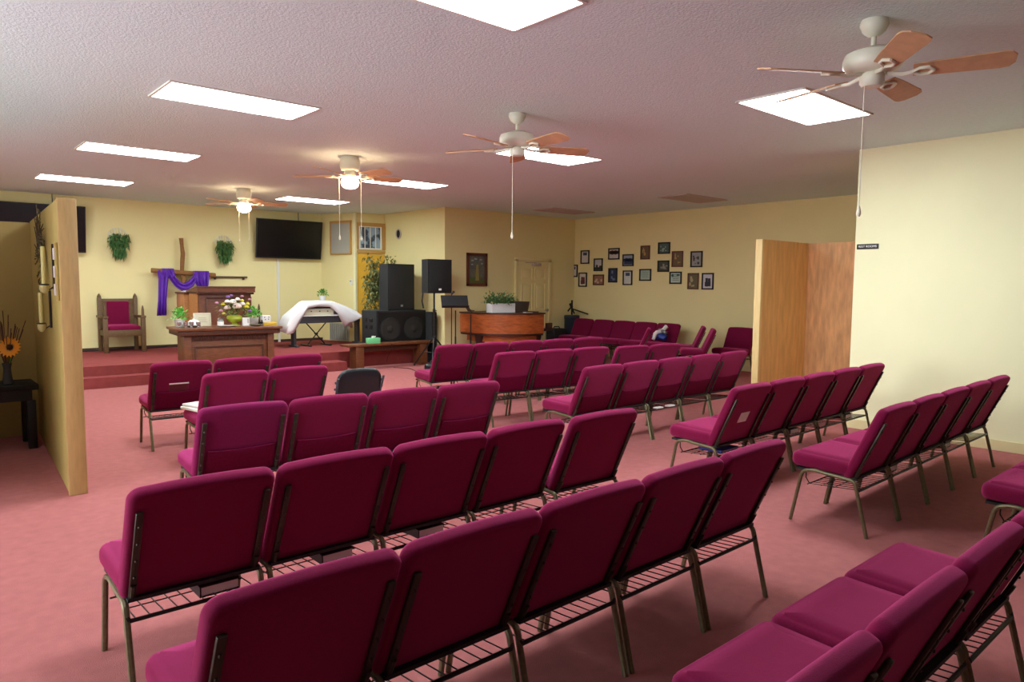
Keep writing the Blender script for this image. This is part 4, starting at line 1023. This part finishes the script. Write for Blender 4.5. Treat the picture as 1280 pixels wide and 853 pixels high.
# ------------------------------------------------------------------ photographs on the picture wall
PW = [(10.928, 2.175, .259, .3), (11.27, 1.87, .244, .278), (10.986, 1.671, .253, .319), (10.528, 1.997, .257, .279), (10.514, 1.667, .315, .233), (10.085, 2.225, .312, .245),
      (10.104, 1.765, .25, .311), (9.691, 2.081, .297, .251), (9.696, 1.712, .254, .308), (9.243, 2.229, .238, .284), (9.23, 1.77, .303, .244), (8.771, 2.305, .294, .232),
      (8.779, 1.943, .283, .228), (8.443, 2.079, .264, .312), (8.475, 1.709, .286, .242), (8.001, 2.067, .268, .309), (8.064, 1.643, .251, .314), (7.737, 1.642, .259, .315)]
INFO = [('tall dark framed page, upper left of the photo wall', 'page'), ('leftmost small dark framed page on the photo wall', 'page'), ('dark framed photo with red centre, lowest at the left', 'matred'), ('dark framed tall photo of pale sky over trees, left group', 'sky'),
        ('brown framed sepia photo, lower left group', 'sepia'), ('wide dark framed group photo over a white caption, upper row', 'group'), ('framed dark blue photo in the lower row', 'blue'), ('wide framed bluish group photo, second row', 'bluegroup'),
        ('tall framed page with a small photo on top, lower row', 'page'), ('brown framed tall photo, upper middle of the wall', 'brown'), ('wide framed pale green certificate, lower middle', 'cert'), ('wide framed dark green photo, highest on the wall', 'green'),
        ('wide framed dark photo under the highest green one', 'darkg'), ('tall dark framed photo of a brown doorway, right of centre', 'brown'), ('wide framed pale certificate with dark seal, right of centre', 'cert2'), ('tall black framed snowy landscape photo, upper right', 'snow'),
        ('tall brown framed landscape photo, lower right', 'olive'), ('rightmost framed portrait of two dark figures in white mat', 'matdark')]
PC = {'page': (206, 208, 204), 'matred': (214, 210, 200), 'sky': (188, 190, 196), 'sepia': (150, 110, 84), 'group': (196, 190, 186), 'blue': (36, 50, 86), 'bluegroup': (150, 160, 176), 'brown': (104, 84, 56), 'cert': (168, 186, 170),
      'green': (70, 92, 84), 'darkg': (62, 70, 58), 'cert2': (184, 204, 188), 'snow': (150, 152, 146), 'olive': (98, 92, 56), 'matdark': (200, 200, 204)}
INK = {'page': (60, 70, 96), 'matred': (104, 40, 44), 'sky': (44, 50, 44), 'sepia': (206, 180, 160), 'group': (60, 34, 34), 'blue': (110, 126, 150), 'bluegroup': (50, 62, 92), 'brown': (170, 140, 80), 'cert': (120, 140, 126), 'green': (150, 164, 160),
       'darkg': (140, 140, 124), 'cert2': (60, 92, 84), 'snow': (60, 64, 58), 'olive': (170, 160, 116), 'matdark': (30, 32, 44)}
def flat(b, cy, cz, sy, sz, off): b.box((-off, cy, cz), (.003, sy, sz))
for (y, z, w_, h_), (lab, k) in zip(PW, INFO):
    t = thing('picture_frame', lab, 'picture', (XP, y, z), 0, 'framed photographs on the far wall')
    fw_ = .026
    b = MB()
    for (cy, cz, sy, sz) in ((0, h_ / 2 - fw_ / 2, w_, fw_), (0, -h_ / 2 + fw_ / 2, w_, fw_), (-w_ / 2 + fw_ / 2, 0, fw_, h_), (w_ / 2 - fw_ / 2, 0, fw_, h_)): b.box((-.012, cy, cz), (.024, sy, sz), bev=.004)
    b.build('frame', m_redwood if k in ('sepia', 'brown', 'olive') else m_dark, t)
    b = MB(); flat(b, 0, 0, w_ - .03, h_ - .03, .006); b.build('print', mat('print ' + k, PC[k], .5), t, smooth=False)
    ink = mat('print ink ' + k, INK[k], .5); b = MB()
    iw, ih = w_ - 2 * fw_, h_ - 2 * fw_
    if k == 'page':
        flat(b, 0, ih * .28, iw * .55, ih * .26, .0085)
    elif k in ('matred', 'matdark'):
        flat(b, iw * .12, -.02, iw * .26, ih * .62, .0085); flat(b, -iw * .16, -.02, iw * .26, ih * .58, .0085); flat(b, 0, -ih * .2, iw * .62, ih * .3, .0084)
    elif k == 'sky':
        flat(b, 0, -ih * .36, iw, ih * .26, .0085); flat(b, iw * .2, -ih * .15, iw * .25, ih * .3, .0086); flat(b, -iw * .3, -ih * .18, iw * .3, ih * .2, .0086)
    elif k in ('group', 'bluegroup'):
        for q in range(5): b.tube([(-.0086, -iw * .36 + iw * .18 * q, ih * (.0 if k == 'bluegroup' else .15)), (-.0090, -iw * .36 + iw * .18 * q, ih * (.0 if k == 'bluegroup' else .15))], ih * (.2 + .05 * (q % 2)), 10)
        if k == 'bluegroup': flat(b, 0, -ih * .3, iw * .9, ih * .3, .0085)
    elif k in ('cert', 'cert2'):
        for q in range(5): flat(b, 0, ih * (.32 - .14 * q), iw * (.7 - .1 * (q % 2)), .008, .0085)
        if k == 'cert2': b.tube([(-.0086, iw * .32, ih * .25), (-.0090, iw * .32, ih * .25)], ih * .16, 12); flat(b, -iw * .25, ih * .3, iw * .3, ih * .18, .0086)
    else:
        rr = random.Random(k + lab)
        for q in range(7): b.tube([(-.0086, rr.uniform(-.38, .38) * iw, rr.uniform(-.38, .3) * ih), (-.0091, 0, 0)], 0, 4) if 0 else flat(b, rr.uniform(-.36, .36) * iw, rr.uniform(-.36, .3) * ih, iw * rr.uniform(.08, .24), ih * rr.uniform(.06, .3), .0085 + .0003 * q)
    b.build('printed_image', ink, t, smooth=False)
